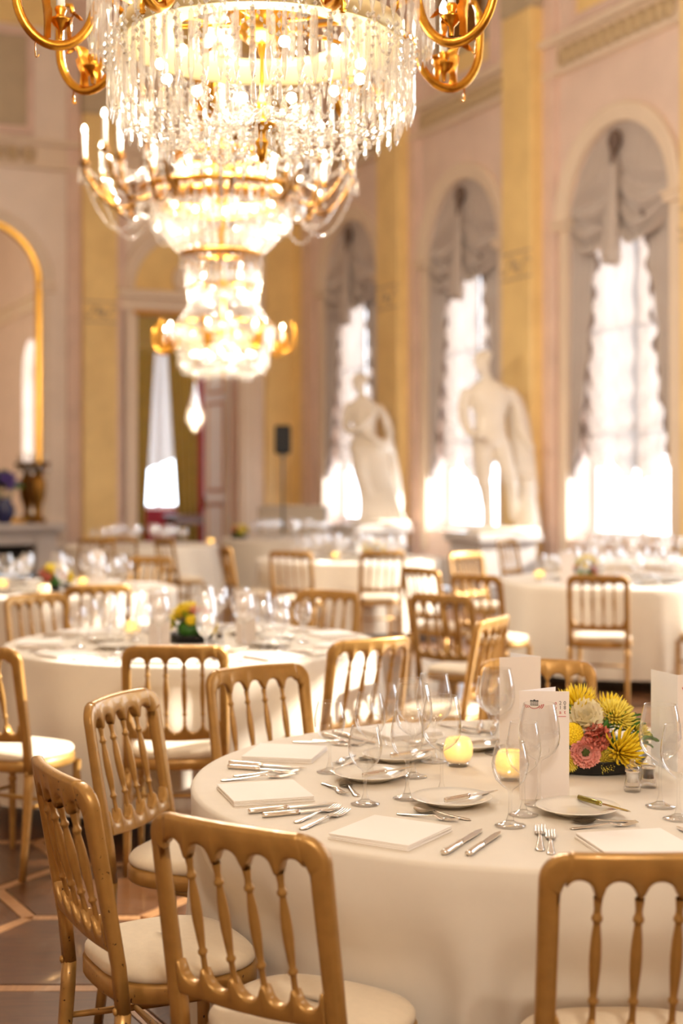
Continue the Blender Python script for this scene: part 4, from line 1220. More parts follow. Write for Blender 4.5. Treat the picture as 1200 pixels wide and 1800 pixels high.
def leaf_mesh():
    m = MB()
    m.grid(lambda u, v: ((u*2-1)*.014*math.sin(PI*min(.98, .05+v))**.8, v*.055, .012*math.sin(v*2.6)+.006*abs(u*2-1)), 4, 7)
    return m.mesh('leaf', M_LEAF)
FM = dict(spider=spider_mesh(M_FYEL, .058), lemon=spider_mesh(M_FLEM, .05, 130, 3, 1.45, .0036), spiky=spider_mesh(M_FYEL, .066, 60, 5, 1.0, .0036),
          rose=petal_mesh(M_FCREAM, [(3, .008, .034, .012, .001), (4, .017, .036, .017, .001), (5, .029, .034, .024, .002), (6, .041, .026, .028, .003), (6, .052, .014, .030, .004)], 'cream_rose'),
          ranun=petal_mesh(M_FPINK2, [(7, .020, .017, .012, .002), (9, .029, .019, .015, .003), (9, .038, .016, .018, .003), (10, .045, .008, .020, .003), (9, .043, -.004, .02, .003)], 'pink_ranunculus'),
          carn=petal_mesh(M_FPINK, [(5, .012, .034, .012, .006), (8, .022, .034, .014, .006), (9, .032, .028, .016, .006), (10, .040, .018, .018, .006), (9, .043, .004, .018, .005)], 'salmon_carnation'),
          pompon=pompon_mesh(M_FYEL), leaf=leaf_mesh())
core = MB()
for i in range(22):
    th = i*2.4; r = .0105*math.sqrt(i/22); core.ball((r*math.cos(th), r*math.sin(th), .011-r*.25), .0028, 6, 4)
core.ball((0, 0, .005), .008, 8, 6)
CORE_ME = core.mesh('flower_heart', M_FCORE)
FN = dict(spider='spider_chrysanthemum', lemon='lemon_chrysanthemum', spiky='spider_chrysanthemum', rose='cream_rose', ranun='pink_ranunculus', carn='salmon_carnation', pompon='pompon_flower', leaf='leaf')
def flower(kind, t, p, d, s=1.0, label=None, spin=0.0):
    o = mobj(FN[kind], FM[kind], t); o.location = p; o.scale = (s, s, s)
    q = Vector(d).normalized().to_track_quat('Z', 'Y').to_euler(); o.rotation_euler = q
    if kind == 'leaf':
        o.rotation_euler = Vector(d).normalized().to_track_quat('Y', 'Z').to_euler()
    if label: o['label'] = label
    if kind == 'ranun':
        mobj('flower_heart', CORE_ME, o)
    return o
def posy(x, y, label, big, z=TH, group='posies on the tables', seed=3):
    t = empty('flower_arrangement', (x, y, z)); tag(t, label, 'flowers', group)
    b = MB(); sx = 1.25 if big else 1.0
    b.lathe([(0, 0), (.085, 0), (.100, .006), (.117, .038), (.119, .042), (.113, .042), (.095, .012), (0, .010)], 32, sx=sx); b.build('bowl', M_BLACK, t)
    b = MB(); b.ball((0, 0, .062), .068, 14, 10, sx=sx, sz=.74); b.build('moss_bed', M_LEAF, t)
    if big:
        F = [('spider', (-.045, -.005, .175), (-.25, -.15, 1), 1.05), ('rose', (-.030, -.055, .148), (-.1, -.62, .55), 1.02), ('lemon', (.055, -.035, .150), (.45, -.5, .8), 1.0),
             ('pompon', (-.070, -.085, .112), (-.3, -1, .3), 1.05), ('carn', (-.006, -.088, .102), (.15, -1, .35), .92), ('ranun', (-.038, -.104, .066), (-.1, -1, .18), .98),
             ('spiky', (.055, -.088, .062), (.42, -.9, .50), 1.05), ('lemon', (.016, -.088, .040), (.2, -1, -.1), .62), ('spider', (.06, .05, .150), (.5, .5, .8), .9), ('spider', (-.135, -.02, .085), (-1, -.3, .5), .85),
             ('rose', (.0, .07, .13), (0, .8, .6), .9), ('carn', (-.10, .05, .11), (-.8, .5, .5), .9), ('lemon', (.12, .0, .10), (1, .0, .5), .75), ('lemon', (-.085, -.09, .040), (-.4, -1, .0), .6)]
        L = [((.085, -.075, .098), 40), ((.115, -.045, .085), 20), ((.072, -.06, .125), 70), ((.10, -.06, .068), 25), ((-.125, -.05, .055), 190), ((-.15, -.03, .06), 170), ((.02, -.07, .12), 60), ((.10, -.02, .11), 30), ((-.09, -.06, .13), 150), ((.11, .02, .09), 10), ((.03, -.07, .085), 300)]
        rg = random.Random(9)
        for p, a in L:
            for q in range(4):
                aa = R_(a+rg.uniform(-60, 60)); el = rg.uniform(-.2, .8)
                flower('leaf', t, (p[0]+rg.uniform(-.012, .012), p[1]+rg.uniform(-.012, .012), p[2]+rg.uniform(-.012, .012)), (math.cos(aa)*math.cos(el), math.sin(aa)*.5*math.cos(el)-.35, math.sin(el)), rg.uniform(.7, 1.1))
    else:
        rg = random.Random(seed); F = []
        kinds = ['spider', 'lemon', 'rose', 'spiky', 'carn', 'ranun', 'spider', 'pompon', 'lemon', 'carn']; rg.shuffle(kinds)
        for k, kd in enumerate(kinds):
            th = k*2.4+seed; ph = .25+1.15*k/len(kinds)
            d = (math.sin(ph)*math.cos(th), math.sin(ph)*math.sin(th), math.cos(ph))
            F.append((kd, (d[0]*.088, d[1]*.088, .055+d[2]*.10), d, .92))
        for k in range(26):
            th = k*1.7; ph = rg.uniform(.5, 1.6); d = (math.sin(ph)*math.cos(th), math.sin(ph)*math.sin(th), math.cos(ph))
            flower('leaf', t, (d[0]*.08, d[1]*.08, .05+d[2]*.085), d, rg.uniform(.8, 1.1))
    for kd, p, d, s in F: flower(kd, t, p, d, s)
    return t
p = at(1035, 1352, TH); posy(p.x+.01, p.y, 'bouquet of yellow, cream and salmon flowers in a low black bowl on the front table', True)
for px, py, lab, sd in ((335, 1128, 'yellow and pink posy in a black bowl on the second table', 3), (1030, 1022, 'yellow and pink posy on the right-hand table', 5), (655, 981, 'yellow posy on the middle table', 8),
                     (95, 1038, 'yellow and green posy on the table under the mirror', 4), (420, 947, 'small yellow posy on the far table before the white bar', 11)):
    p = at(px, py, TH); posy(p.x, p.y, lab, False, seed=sd)
mill(386, 1131, M_PEPPER, 'pepper_mill', 'dark pepper mill right of the posy on the second table')

# ================================================================== CHANDELIERS
def octa(m, c, r, h, n=6):
    c = Vector(c); top = c+Vector((0, 0, h/2)); bot = c-Vector((0, 0, h/2))
    v = [top]+[c+Vector((r*math.cos(2*PI*k/n), r*math.sin(2*PI*k/n), 0)) for k in range(n)]+[bot]
    f = [(0, 1+k, 1+(k+1) % n) for k in range(n)]+[(n+1, 1+(k+1) % n, 1+k) for k in range(n)]
    m.add(v, f, False)
def prism_mesh(L, r=.0085):
    m = MB()
    octa(m, (0, 0, -.010), .0075, .020)
    m.loft([[(rr*math.cos(2*PI*k/6), rr*math.sin(2*PI*k/6), z) for k in range(6)] for rr, z in ((.0015, -.022), (r*.75, -.032), (r, -L*.82), (.0008, -L))], False, True, False)
    return m.mesh('crystal_prism', M_CRYST)
def strand_mesh(pts, size, name='bead_strand', long=True):
    """oval cut beads threaded along a curve"""
    m = MB(); P = [Vector(p) for p in pts]
    tot = sum((b-a).length for a, b in zip(P, P[1:])); step = size*1.7; d = 0; nxt = step/2
    for a, b in zip(P, P[1:]):
        L = (b-a).length
        while nxt <= d+L:
            c = a+(b-a)*((nxt-d)/L)
            q = (b-a).normalized().to_track_quat('Z', 'Y').to_matrix()
            mm = MB(); octa(mm, (0, 0, 0), size*.5, size*1.55, 5)
            m.add([c+q@Vector(v) for v in mm.v], mm.f, False)
            nxt += step
        d += L
    return m.mesh(name, M_CRYST)
def catenary(a, b, sag, n=14):
    a, b = Vector(a), Vector(b)
    return [a+(b-a)*(i/n)-Vector((0, 0, sag*4*(i/n)*(1-i/n))) for i in range(n+1)]
def circ(t, mesh, name, R, z, n, off=0.0, tilt=0.0):
    for k in range(n):
        a = 2*PI*(k+off)/n
        o = mobj(name, mesh, t); o.location = (R*math.cos(a), R*math.sin(a), z); o.rotation_euler = (0, tilt, a)
def hoop(r0, r1, z0, z1, seg=64):
    m = MB(); m.lathe([(r0, z0), (r1, z0), (r1+.006, (z0+z1)/2), (r1, z1), (r0, z1), (r0, z0)], seg); return m
bulb_m = MB(); bulb_m.lathe([(0, 0), (.008, .004), (.0125, .016), (.011, .028), (.005, .042), (0, .050)], 12); BULB_ME = bulb_m.mesh('bulb', M_BULB)
sb = MB(); sb.ball((0, 0, 0), .016, 10, 8); SBULB_ME = sb.mesh('inner_bulb', M_BULB)
def leaf_spray(m, base, d, s):
    """an acanthus leaf that curls outwards"""
    base = Vector(base); d = Vector(d); side = Vector((-d.y, d.x, 0)); up = Vector((0, 0, 1))
    def fn(u, v):
        a = u*2-1
        w_ = s*.26*math.sin(PI*min(.95, .15+.8*v))*(1+.35*math.cos(v*28))*a
        p = base + up*(s*math.sin(v*2.2)*.85) + d*(s*.45*(v*v) - s*.12*v) + side*w_ - d*(abs(a)*s*.10)
        return p
    m.grid(fn, 6, 16)
def candle_arm(t, path, rad, cpos, clen, leafs, pan=.030, M_ORMOLU=M_ORMOLU):
    m = MB(); m.tube(path, rad, 8); a = m.build('candle_arm', M_ORMOLU, t)
    m = MB()
    for b, d, s in leafs: leaf_spray(m, b, d, s)
    m.build('acanthus_leaf', M_ORMOLU, a)
    cx, cz = cpos
    m = MB(); m.lathe([(.006, -.055), (.008, -.03), (.018, -.02), (pan, -.004), (pan+.002, 0), (.014, .002), (.012, .014), (.017, .026), (.015, .034), (.0125, .036)], 16, (cx, 0, cz)); m.build('candle_cup', M_ORMOLU, a)
    m = MB(); m.lathe([(.0125, .03), (.0125, clen), (.004, clen+.003), (0, clen+.003)], 12, (cx, 0, cz)); m.build('candle', M_CANDLE, a)
    o = mobj('bulb', BULB_ME, a); o.location = (cx, 0, cz+clen)
    return a
def lamp_light(t, z, w_, r, R=0.0, a=0.0, col=(1.0, .915, .79)):
    l = bpy.data.lights.new('chandelier_glow', 'POINT'); l.energy = w_*LAMP_W; l.color = col; l.shadow_soft_size = r
    o = bpy.data.objects.new('chandelier_glow', l); COL.objects.link(o); o.parent = t; o.location = (R*math.cos(a), R*math.sin(a), z)
    KIDS.setdefault(t.name, []).append(o)

def smooth_path(P, n=5):
    P = [Vector(p) for p in P]; out = []
    for i in range(len(P)-1):
        p0, p1, p2, p3 = P[max(0, i-1)], P[i], P[i+1], P[min(len(P)-1, i+2)]
        for k in range(n):
            t = k/n; out.append(.5*((2*p1)+(-p0+p2)*t+(2*p0-5*p1+4*p2-p3)*t*t+(-p0+3*p1-3*p2+p3)*t**3))
    out.append(P[-1]); return out
def small_chandelier():
    t = empty('chandelier')
    m = MB(); m.lathe([(0, 0), (.008, .006), (.016, .03), (.014, .045), (.020, .055), (.020, .062), (.010, .075), (.012, .095), (.042, .108), (.044, .114), (.014, .120), (.018, .14), (.020, .165), (.010, .185), (.006, .21), (.005, .31), (.012, .33), (.012, .37), (.006, .43)], 18); m.build('finial', M_ORMOLU, t)
    m = MB(); m.lathe([(.012, .350), (.05, .357), (.085, .385), (.103, .435), (.106, .485), (.098, .515), (.09, .515), (.02, .515)], 28); m.build('gilt_bowl', M_ORMOLU, t)
    m = MB(); m.lathe([(.262, .375), (.270, .366), (.300, .364), (.312, .358), (.345, .356), (.360, .348), (.395, .346), (.408, .340), (.416, .344), (.418, .395), (.412, .398), (.262, .385), (.262, .375)], 72); m.build('gilt_ring', M_RINGG, t)
    sp = None
    for k in range(6):
        a = 2*PI*(k+.3)/6
        if sp is None:
            m = MB(); m.tube([(.012, 0, .412), (.27, 0, .375)], .0065, 6); sp = o = m.build('spoke', M_ORMOLU, t)
        else: o = inst(sp, t)
        o.rotation_euler = (0, 0, a)
    hoop(.488, .498, .548, .562).build('upper_hoop', M_ORMOLU, t)
    for k in range(12):
        a = 2*PI*(k+.5)/12; o = mobj('inner_bulb', SBULB_ME, t); o.location = (.30*math.cos(a), .30*math.sin(a), .27)
    P1, P2, P3, P4 = prism_mesh(.235, .0100), prism_mesh(.225, .0095), prism_mesh(.115, .0080), prism_mesh(.150, .0085)
    circ(t, P1, 'crystal_prism', .502, .550, 78)
    circ(t, P2, 'crystal_prism', .445, .345, 66, .5)
    circ(t, P4, 'crystal_prism', .405, .335, 48)
    circ(t, P3, 'crystal_prism', .122, .640, 18)
    circ(t, prism_mesh(.075, .006), 'crystal_prism', .036, .108, 8)
    # basket of bead strands slung from the ring to the finial
    prof = smooth_path([(.458, 0, .345), (.452, 0, .25), (.425, 0, .165), (.35, 0, .085), (.25, 0, .062), (.14, 0, .095), (.045, 0, .150)], 5)
    for k in range(40):
        a = 2*PI*k/40; c, s = math.cos(a), math.sin(a); w_ = .012*math.cos(5*a)
        mobj('bead_strand', strand_mesh([(p.x*c, p.x*s, p.z+w_) for p in prof], .0145), t)
    circ(t, prism_mesh(.09, .008), 'crystal_prism', .405, .155, 36)
    circ(t, prism_mesh(.07, .007), 'crystal_prism', .28, .075, 24)
    for k in range(24):
        a, b = 2*PI*k/24, 2*PI*(k+1)/24; r = .452
        mobj('bead_swag', strand_mesh(catenary((r*math.cos(a), r*math.sin(a), .35), (r*math.cos(b), r*math.sin(b), .35), .11), .0125), t)
    for k in range(18):
        a, b = 2*PI*k/18, 2*PI*(k+1)/18; r = .30
        mobj('bead_swag', strand_mesh(catenary((r*math.cos(a), r*math.sin(a), .18), (r*math.cos(b), r*math.sin(b), .18), .10), .011), t)
    for k in range(14):
        a, b = 2*PI*k/14, 2*PI*(k+1)/14; r = .17
        mobj('bead_swag', strand_mesh(catenary((r*math.cos(a), r*math.sin(a), .12), (r*math.cos(b), r*math.sin(b), .12), .06), .011), t)
    # strands up to the crown
    for k in range(30):
        a = 2*PI*k/30; c, s = math.cos(a), math.sin(a)
        pts = [((.46-.14*u-.05*math.sin(PI*u))*c, (.46-.14*u-.05*math.sin(PI*u))*s, .57+.36*u) for u in [i/10 for i in range(11)]]
        mobj('bead_strand', strand_mesh(pts, .0135), t)
    for k in range(10):
        a = 2*PI*k/10; c, s = math.cos(a), math.sin(a)
        mobj('bead_strand', strand_mesh([((.105-.0*u)*c, (.105)*s, .56-.25*u) for u in (0, .25, .5, .75, 1)], .016), t)
    hoop(.335, .350, .90, .93).build('crown_hoop', M_ORMOLU, t)
    hoop(.355, .372, 1.16, 1.20).build('crown_hoop', M_ORMOLU, t)
    circ(t, prism_mesh(.22, .010), 'crystal_prism', .364, 1.165, 44)
    circ(t, prism_mesh(.12, .008), 'crystal_prism', .34, .90, 36)
    for k in range(6):
        m = MB(); a = 2*PI*k/6; m.tube([(.36*math.cos(a), .36*math.sin(a), 1.2), (.02*math.cos(a), .02*math.sin(a), 1.55)], .006, 6); m.build('stay', M_ORMOLU, t)
    m = MB(); m.lathe([(.012, .43), (.012, .56), (.022, .60), (.012, .66), (.010, 1.5), (.03, 1.55), (.008, 1.6), (.007, 7.6)], 12); m.build('shaft', M_ORMOLU, t)
    # scrolled arms
    arms = []
    path = [(.42, 0, .40)]
    for k in range(25):
        a = PI*1.0 + PI*1.08*k/24
        path.append((.605+.112*math.cos(a), 0, .430+.150*math.sin(a) + (.06 if k > 20 else 0)*(k-20)/4))
    path = [(.415, 0, .395), (.445, 0, .42), (.475, 0, .43)] + path[2:]
    rad = [.010]*3 + [.0125+.002*math.sin(PI*i/24) for i in range(25)]
    for i in range(len(path)-1, len(path)): pass
    tail = [(.712, 0, .53), (.698, 0, .56), (.672, 0, .555), (.668, 0, .53)]
    path += tail; rad = (rad+[.012]*40)[:len(path)-4]+[.010, .009, .008, .007]
    leafs = [((.640, 0, .292), (1, 0, 0), .165), ((.560, 0, .290), (-1, 0, 0), .10), ((.66, 0, .285), (.6, 0, 0), -.05)]
    proto = candle_arm(t, path, rad, (.592, .355), .150, leafs)
    ar = [2*PI*(k+.47)/8 for k in range(8)]
    proto.rotation_euler = (0, 0, ar[0])
    for a in ar[1:]:
        c = copy_tree(proto, t); c.rotation_euler = (0, 0, a)
    lamp_light(t, .24, 26, .10)
    for k in range(4):
        lamp_light(t, .80, 26, .06, R=.52, a=R_(22+90*k))
    return t

def big_chandelier():
    t = empty('chandelier')
    hoop(.40, .435, .30, .36).build('lower_hoop', M_ORMOLU, t)
    hoop(.150, .262, -.012, .008).build('bottom_hoop', M_ORMOLU, t)
    hoop(.50, .525, .37, .41).build('arm_hoop', M_ORMOLU, t)
    hoop(.26, .30, .60, .64).build('upper_hoop', M_ORMOLU, t)
    circ(t, prism_mesh(.17, .011), 'crystal_prism', .44, .31, 60)
    circ(t, prism_mesh(.15, .011), 'crystal_prism', .37, .25, 50)
    circ(t, prism_mesh(.13, .011), 'crystal_prism', .53, .37, 60)
    circ(t, prism_mesh(.10, .010), 'crystal_prism', .26, .0, 30)
    for k in range(36):
        a = 2*PI*k/36; c, s = math.cos(a), math.sin(a)
        mobj('bead_strand', strand_mesh([((.43-.17*u+.05*math.sin(PI*u))*c, (.43-.17*u+.05*math.sin(PI*u))*s, .30-.30*u) for u in [i/8 for i in range(9)]], .018), t)
        mobj('bead_strand', strand_mesh([((.44-.16*u-.06*math.sin(PI*u))*c, (.44-.16*u-.06*math.sin(PI*u))*s, .38+.24*u) for u in [i/6 for i in range(7)]], .018), t)
        if k % 2 == 0:
            mobj('bead_strand', strand_mesh([((.28-.22*u-.04*math.sin(PI*u))*c, (.28-.22*u-.04*math.sin(PI*u))*s, .64+.9*u) for u in [i/12 for i in range(13)]], .018), t)
    m = MB(); m.lathe([(0, -.06), (.02, -.04), (.03, 0), (.012, .03), (.012, .30), (.05, .34), (.02, .40), (.02, .55), (.06, .62), (.02, .70), (.015, 1.6), (.05, 1.64), (.01, 1.7), (.008, 7.2)], 14); m.build('shaft', M_ORMOLU, t)
    for k in range(10):
        a = 2*PI*(k+.5)/10; o = mobj('inner_bulb', SBULB_ME, t); o.location = (.33*math.cos(a), .33*math.sin(a), .34)
    def arm(R, zc, clen):
        path = [(.43, 0, .35)]
        for k in range(19):
            u = k/18; path.append((.45+(R-.45)*u, 0, .37-.11*math.sin(PI*u*1.0)+(zc-.42)*u**3))
        path.append((R, 0, zc-.04))
        return candle_arm(t, path, .012, (R, zc), clen, [((R-.20, 0, .28), (1, 0, 0), .10), ((R-.05, 0, zc-.12), (1, 0, 0), .06)], .036, M_DKGOLD)
    pz = prism_mesh(.11, .010)
    for R, zc, clen, n, off in ((.86, .55, .19, 12, .35), (.64, .62, .19, 8, .1)):
        a0 = arm(R, zc, clen)
        for k in range(3):
            o = mobj('crystal_prism', pz, a0); o.location = (R-.03+.03*k, .03*(k-1), zc-.03)
        mobj('bead_swag', strand_mesh(catenary((.45, 0, .58), (R, 0, zc-.02), .12), .018), a0)
        mobj('bead_swag', strand_mesh(catenary((.50, 0, .28), (R, 0, zc-.10), .22), .018), a0)
        arr = [2*PI*(k+off)/n for k in range(n)]
        a0.rotation_euler = (0, 0, arr[0])
        for a in arr[1:]:
            c = copy_tree(a0, t); c.rotation_euler = (0, 0, a)
    lamp_light(t, .34, 26, .12)
    for k in range(4):
        lamp_light(t, 1.25, 44, .08, R=.5, a=R_(20+90*k))
    return t
c1 = small_chandelier(); c1.location = (-.235, 4.2, 2.48)
tag(c1, 'nearest crystal chandelier, filling the top of the picture, with a pale gilt ring', 'chandelier')
c2 = big_chandelier(); c2.location = (-.77, 9.1, 2.98)
tag(c2, 'widest crystal chandelier with many outer candles, second in the row', 'chandelier')
c3 = copy_tree(c1); c3.location = (-1.16, 14.0, 2.50); c3.rotation_euler = (0, 0, .25)
tag(c3, 'farthest crystal chandelier, lowest in the picture, hanging before the doorway', 'chandelier')
c_fill = copy_tree(c1); c_fill.location = (.55, -1.0, 2.9); c_fill.rotation_euler = (0, 0, .4)  # unseen extra copy, added to brighten the foreground
tag(c_fill, 'added crystal chandelier behind the photographer, unseen, lighting the foreground', 'chandelier')
def dim(c, f, fi):
    """its own dimmer setting for one chandelier"""
    for ch in c.children:
        if ch.type == 'LIGHT':
            ch.data = ch.data.copy(); ch.data.energy *= f if math.hypot(ch.location.x, ch.location.y) > .2 else fi
bpy.context.view_layer.update()
dim(c1, .12, .27); dim(c2, 1.6, .40); dim(c3, .70, .20); dim(c_fill, 2.6, 1.6)

# ================================================================== STATUES
def statue(x, y, z, rz, build_fn, label, ph, lean):
    m = MB(); build_fn(m)
    o = m.build('raw_statue', M_MARBLE)
    md = o.modifiers.new('remesh', 'REMESH'); md.mode = 'VOXEL'; md.voxel_size = .017; md.use_smooth_shade = True
    sm = o.modifiers.new('smooth', 'SMOOTH'); sm.factor = .5; sm.iterations = 3
    bpy.context.view_layer.update()
    me = bpy.data.meshes.new_from_object(o.evaluated_get(bpy.context.evaluated_depsgraph_get()))
    me.name = 'figure'
    for v in me.vertices: v.co.x += lean*(.75-v.co.z)      # the body sways off the standing leg
    bpy.data.objects.remove(o)
    t = empty('statue', (x, y, 0), 0); tag(t, label, 'statue', 'marble statues between the windows')
    p = MB(); p.box(-.46, .46, -.42, .42, 0, .16, bev=.015); p.box(-.40, .40, -.36, .36, .16, z-.12, bev=.01); p.box(-.46, .46, -.42, .42, z-.12, z, bev=.02)
    po = p.build('pedestal', M_STONE, t); po.rotation_euler = (0, 0, R_(25.6))
    f = mobj('figure', me, t); f.location = (0, 0, z-.005); f.rotation_euler = (0, 0, rz); f.scale = (ph,)*3
def limb(m, pts, rads): m.tube(pts, rads, 12)
def slimb(m, pts, rads, seg=12):
    P = smooth_path(pts); n = len(P); r = []
    for i in range(n):
        f = i/(n-1)*(len(rads)-1); k = min(int(f), len(rads)-2); r.append(rads[k]+(rads[k+1]-rads[k])*(f-k))
    m.tube(P, r, seg)
def ell_torso(m, secs):
    """sections (x, y, z, half width, half depth)"""
    m.loft([[(x+a*math.cos(2*PI*k/24), y+b*math.sin(2*PI*k/24), z) for k in range(24)] for x, y, z, a, b in secs], True, True)
def head(m, c, turn, tilt=0.0, bun=True):
    M = Matrix.Translation(c) @ Matrix.Rotation(turn, 4, 'Z') @ Matrix.Rotation(tilt, 4, 'Y')
    m.ball((0, 0, 0), .085, 16, 12, .92, 1.05, 1.30, M)             # skull; the face looks along -y
    m.ball((0, -.03, -.05), .058, 12, 8, .9, 1.0, 1.1, M)           # jaw
    m.tube([M@Vector((0, -.085, .025)), M@Vector((0, -.108, -.012)), M@Vector((0, -.088, -.02))], [.009, .014, .010], 8)
    for s in (-1, 1):
        m.ball((s*.030, -.078, .022), .013, 8, 6, 1.2, .6, .7, M); m.ball((s*.086, .0, -.005), .02, 8, 6, .4, .9, 1.5, M)
    m.ball((0, -.085, -.048), .019, 8, 6, 1.2, .6, .5, M)
    for k in range(13):                                             # locks of hair
        a = PI*k/12; m.ball((.088*math.cos(a), .03+.035*math.sin(a), .055+.03*math.sin(a)), .034, 8, 6, M=M)
    m.ball((0, .05, .06), .075, 12, 8, M=M)
    if bun: m.ball((0, .125, .03), .05, 10, 8, M=M)
def folds(m, pts_fn, n, r):
    for k in range(n):
        slimb(m, pts_fn(k/(n-1)), [r*.7, r, r*1.1, r*.8], 8)
def muse(m):
    """draped woman, weight on one leg, forearm across the breast, cloak falling at her left side"""
    ell_torso(m, [(.05, 0, .0, .22, .20), (.04, 0, .12, .185, .17), (.0, 0, .45, .155, .145), (-.045, -.02, .72, .165, .155), (-.055, -.01, .92, .18, .155), (-.04, 0, 1.02, .16, .135), (-.01, .0, 1.14, .125, .11), (.0, -.01, 1.28, .155, .125), (.01, 0, 1.42, .175, .11), (.01, .01, 1.50, .13, .085), (.01, .015, 1.55, .06, .055)])
    slimb(m, [(.01, .01, 1.50), (.012, .0, 1.58), (.0, -.01, 1.66)], [.062, .05, .052])
    head(m, (-.01, -.015, 1.72), -.75, .12)
    for s in (-1, 1): m.ball((.01+s*.075, -.10, 1.33), .062, 12, 8)
    slimb(m, [(-.16, .0, 1.44), (-.23, -.03, 1.25), (-.20, -.13, 1.12), (-.05, -.19, 1.20), (.04, -.18, 1.27)], [.055, .052, .045, .036, .03])
    m.ball((.06, -.18, 1.29), .036, 10, 8)
    slimb(m, [(.18, .0, 1.44), (.27, .02, 1.26), (.28, -.06, 1.08), (.20, -.16, .96)], [.055, .052, .044, .034])
    m.ball((.19, -.17, .94), .036, 10, 8)
    slimb(m, [(-.10, -.10, .92), (-.13, -.19, .62), (-.05, -.13, .30), (.0, -.15, .06)], [.11, .10, .075, .06])      # bent free leg under the cloth
    slimb(m, [(.08, -.02, .92), (.10, -.08, .55), (.08, -.05, .05)], [.12, .10, .07])
    m.ball((.02, -.25, .035), .05, 10, 6, .8, 1.9, .7); m.ball((.12, -.2, .03), .045, 10, 6, .8, 1.7, .7)
    folds(m, lambda f: [(-.20+.42*f, -.12-.06*math.sin(PI*f), .98-.05*f), (-.19+.40*f, -.19-.04*math.sin(PI*f), .62), (-.16+.42*f, -.17, .30), (-.22+.54*f, -.20, .02)], 9, .030)
    folds(m, lambda f: [(.22, -.06+.1*f, 1.40-.1*f), (.27+.02*f, -.02+.12*f, 1.0), (.29+.03*f, .02+.1*f, .55), (.27+.05*f, -.02+.15*f, .20)], 5, .036)
    slimb(m, [(-.17, .02, 1.46), (-.05, -.13, 1.16), (.14, -.15, .98), (.30, -.02, .90)], [.045, .06, .06, .05])
    folds(m, lambda f: [(.17-.36*f, -.16, 1.0-.04*f), (.06-.22*f, -.20, .84), (-.12-.10*f, -.16, .72+.08*f)], 4, .025)
    ell_torso(m, [(.03, 0, -.02, .36, .32), (.03, 0, .04, .36, .32), (.03, 0, .06, .30, .27)])
    slimb(m, [(.22, .12, .0), (.22, .12, .35), (.24, .10, .62)], [.12, .10, .07])
def apollo(m):
    """nude youth seen from behind, head bent to the left, cloak hanging from the right arm over a stump"""
    ell_torso(m, [(-.02, 0, .86, .17, .13), (-.02, 0, .96, .185, .145), (-.01, 0, 1.06, .165, .12), (.0, 0, 1.18, .155, .11), (.01, 0, 1.32, .195, .125), (.01, 0, 1.44, .215, .12), (.0, 0, 1.52, .15, .09), (-.01, -.01, 1.57, .06, .06)])
    slimb(m, [(-.005, 0, 1.50), (-.02, -.01, 1.60), (-.04, -.02, 1.68)], [.07, .056, .056])
    head(m, (-.055, -.03, 1.74), -1.0, -.16, False)
    for s in (-1, 1): m.ball((-.02+s*.08, .07, .93), .098, 12, 8)
    slimb(m, [(-.21, 0, 1.46), (-.28, -.02, 1.24), (-.27, -.14, 1.04), (-.20, -.24, .98)], [.066, .06, .048, .036]); m.ball((-.18, -.26, .98), .042, 10, 8)
    slimb(m, [(.22, 0, 1.46), (.31, .05, 1.27), (.33, .04, 1.05), (.38, -.04, .90)], [.066, .062, .05, .038]); m.ball((.39, -.06, .87), .042, 10, 8)
    slimb(m, [(-.10, 0, .92), (-.12, -.02, .52), (-.10, .0, .46), (-.08, .03, .08)], [.115, .082, .074, .045])
    slimb(m, [(.08, 0, .92), (.14, -.10, .55), (.16, -.08, .48), (.20, .10, .12)], [.112, .080, .072, .045])
    m.ball((-.08, -.05, .035), .05, 10, 6, .8, 2.0, .7); m.ball((.21, .03, .04), .05, 10, 6, .8, 1.9, .8)
    folds(m, lambda f: [(.20+.14*f, .06+.03*f, 1.50-.10*f), (.26+.14*f, .12, 1.15), (.29+.14*f, .13, .75), (.28+.18*f, .12, .32+.06*f)], 6, .050)
    slimb(m, [(-.17, .10, 1.46), (.0, .14, 1.50), (.20, .10, 1.49)], [.03, .045, .05])
    slimb(m, [(.36, .06, .0), (.35, .07, .3), (.36, .08, .55)], [.13, .11, .09])
    ell_torso(m, [(.06, 0, -.02, .38, .32), (.06, 0, .04, .38, .32), (.06, 0, .06, .32, .27)])
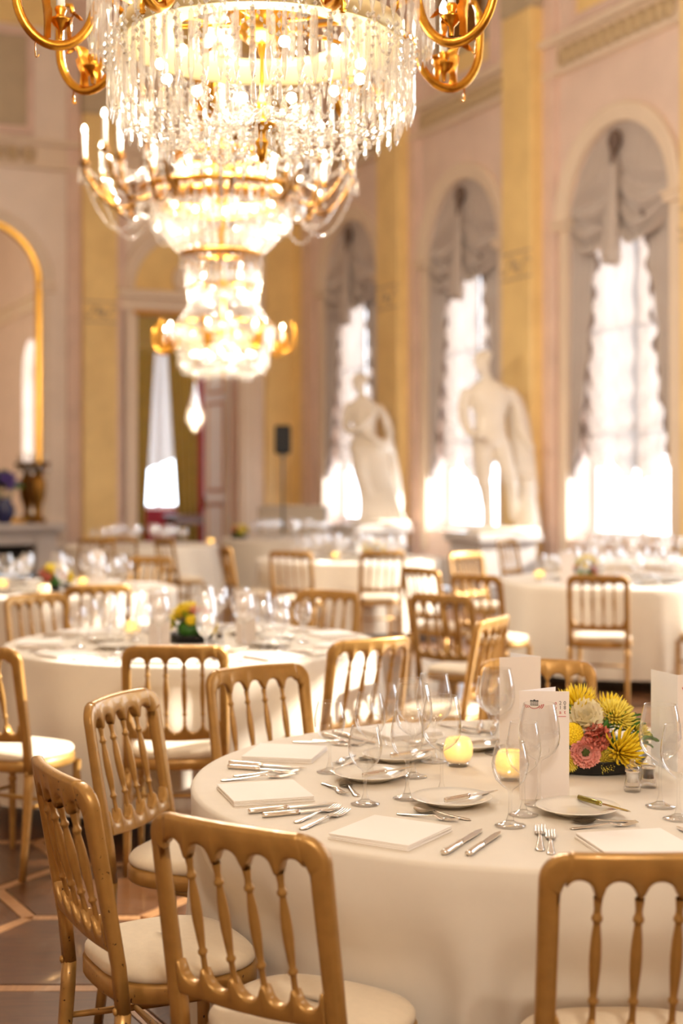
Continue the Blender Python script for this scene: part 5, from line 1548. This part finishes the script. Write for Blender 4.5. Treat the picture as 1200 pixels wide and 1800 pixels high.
sd = 20.5; statue((650-600)/FPX*sd, sd, .89, R_(0), muse, 'white marble statue of a draped woman, arm across her breast, before the farthest window', 1.185, .13)
sd = 17.5; statue((866-600)/FPX*sd, sd, .885, R_(8), apollo, 'white marble statue of a youth with a hanging cloak, right of the draped woman', 1.20, .07)

# ================================================================== SPEAKER AND BAR
sd = 20.9; sx_ = (497-600)/FPX*sd
t = empty('loudspeaker', (sx_, sd, 1.90)); tag(t, 'black loudspeaker box mounted on a thin stand before the yellow pilaster', 'speaker')
m = MB(); m.box(-.115, .115, -.12, .12, 0, .42, bev=.02); m.build('cabinet', M_BLKPL, t)
m = MB(); m.box(-.10, .10, -.128, -.118, .03, .39, bev=.004); m.build('grille', M_BLKPL, t)
t = empty('speaker_stand', (sx_, sd, 0)); tag(t, 'thin grey tripod stand carrying the black loudspeaker', 'stand')
m = MB(); m.lathe([(.018, .12), (.018, 1.2), (.013, 1.2), (.013, 1.84), (.03, 1.85), (.03, 1.90), (0, 1.90)], 12); m.build('pole', M_STEEL, t)
for k in range(3):
    a = 2*PI*k/3+.4; m = MB(); m.tube([(.02*math.cos(a), .02*math.sin(a), .62), (.42*math.cos(a), .42*math.sin(a), .015)], .012, 7); m.build('leg', M_STEEL, t)
sd = 21.5; bx = (516-600)/FPX*sd
t = empty('bar_counter', (bx, sd, 0), R_(-4)); tag(t, 'high white draped bar counter behind the tables, left of the female statue', 'counter')
m = MB(); m.box(-.50, .50, -.30, .30, 1.09, 1.13, bev=.01); m.build('counter_top', M_CLOTH, t)
rg = random.Random(2)
per = []
for k in range(96):
    f = k/96*4; s_ = int(f); u = f-s_
    x, y = ((-.5+u, -.3), (.5, -.3+.6*u), (.5-u, .3), (-.5, .3-.6*u))[s_]; per.append((x, y))
m = MB(); m.loft([[(x*(1+.03*v)+.012*v*math.sin(k*.9), y*(1+.05*v)+.014*v*math.sin(k*.9+1), 1.09-1.07*v) for k, (x, y) in enumerate(per)] for v in [i/8 for i in range(9)]], False, False); m.build('counter_skirt', M_CLOTH, t)
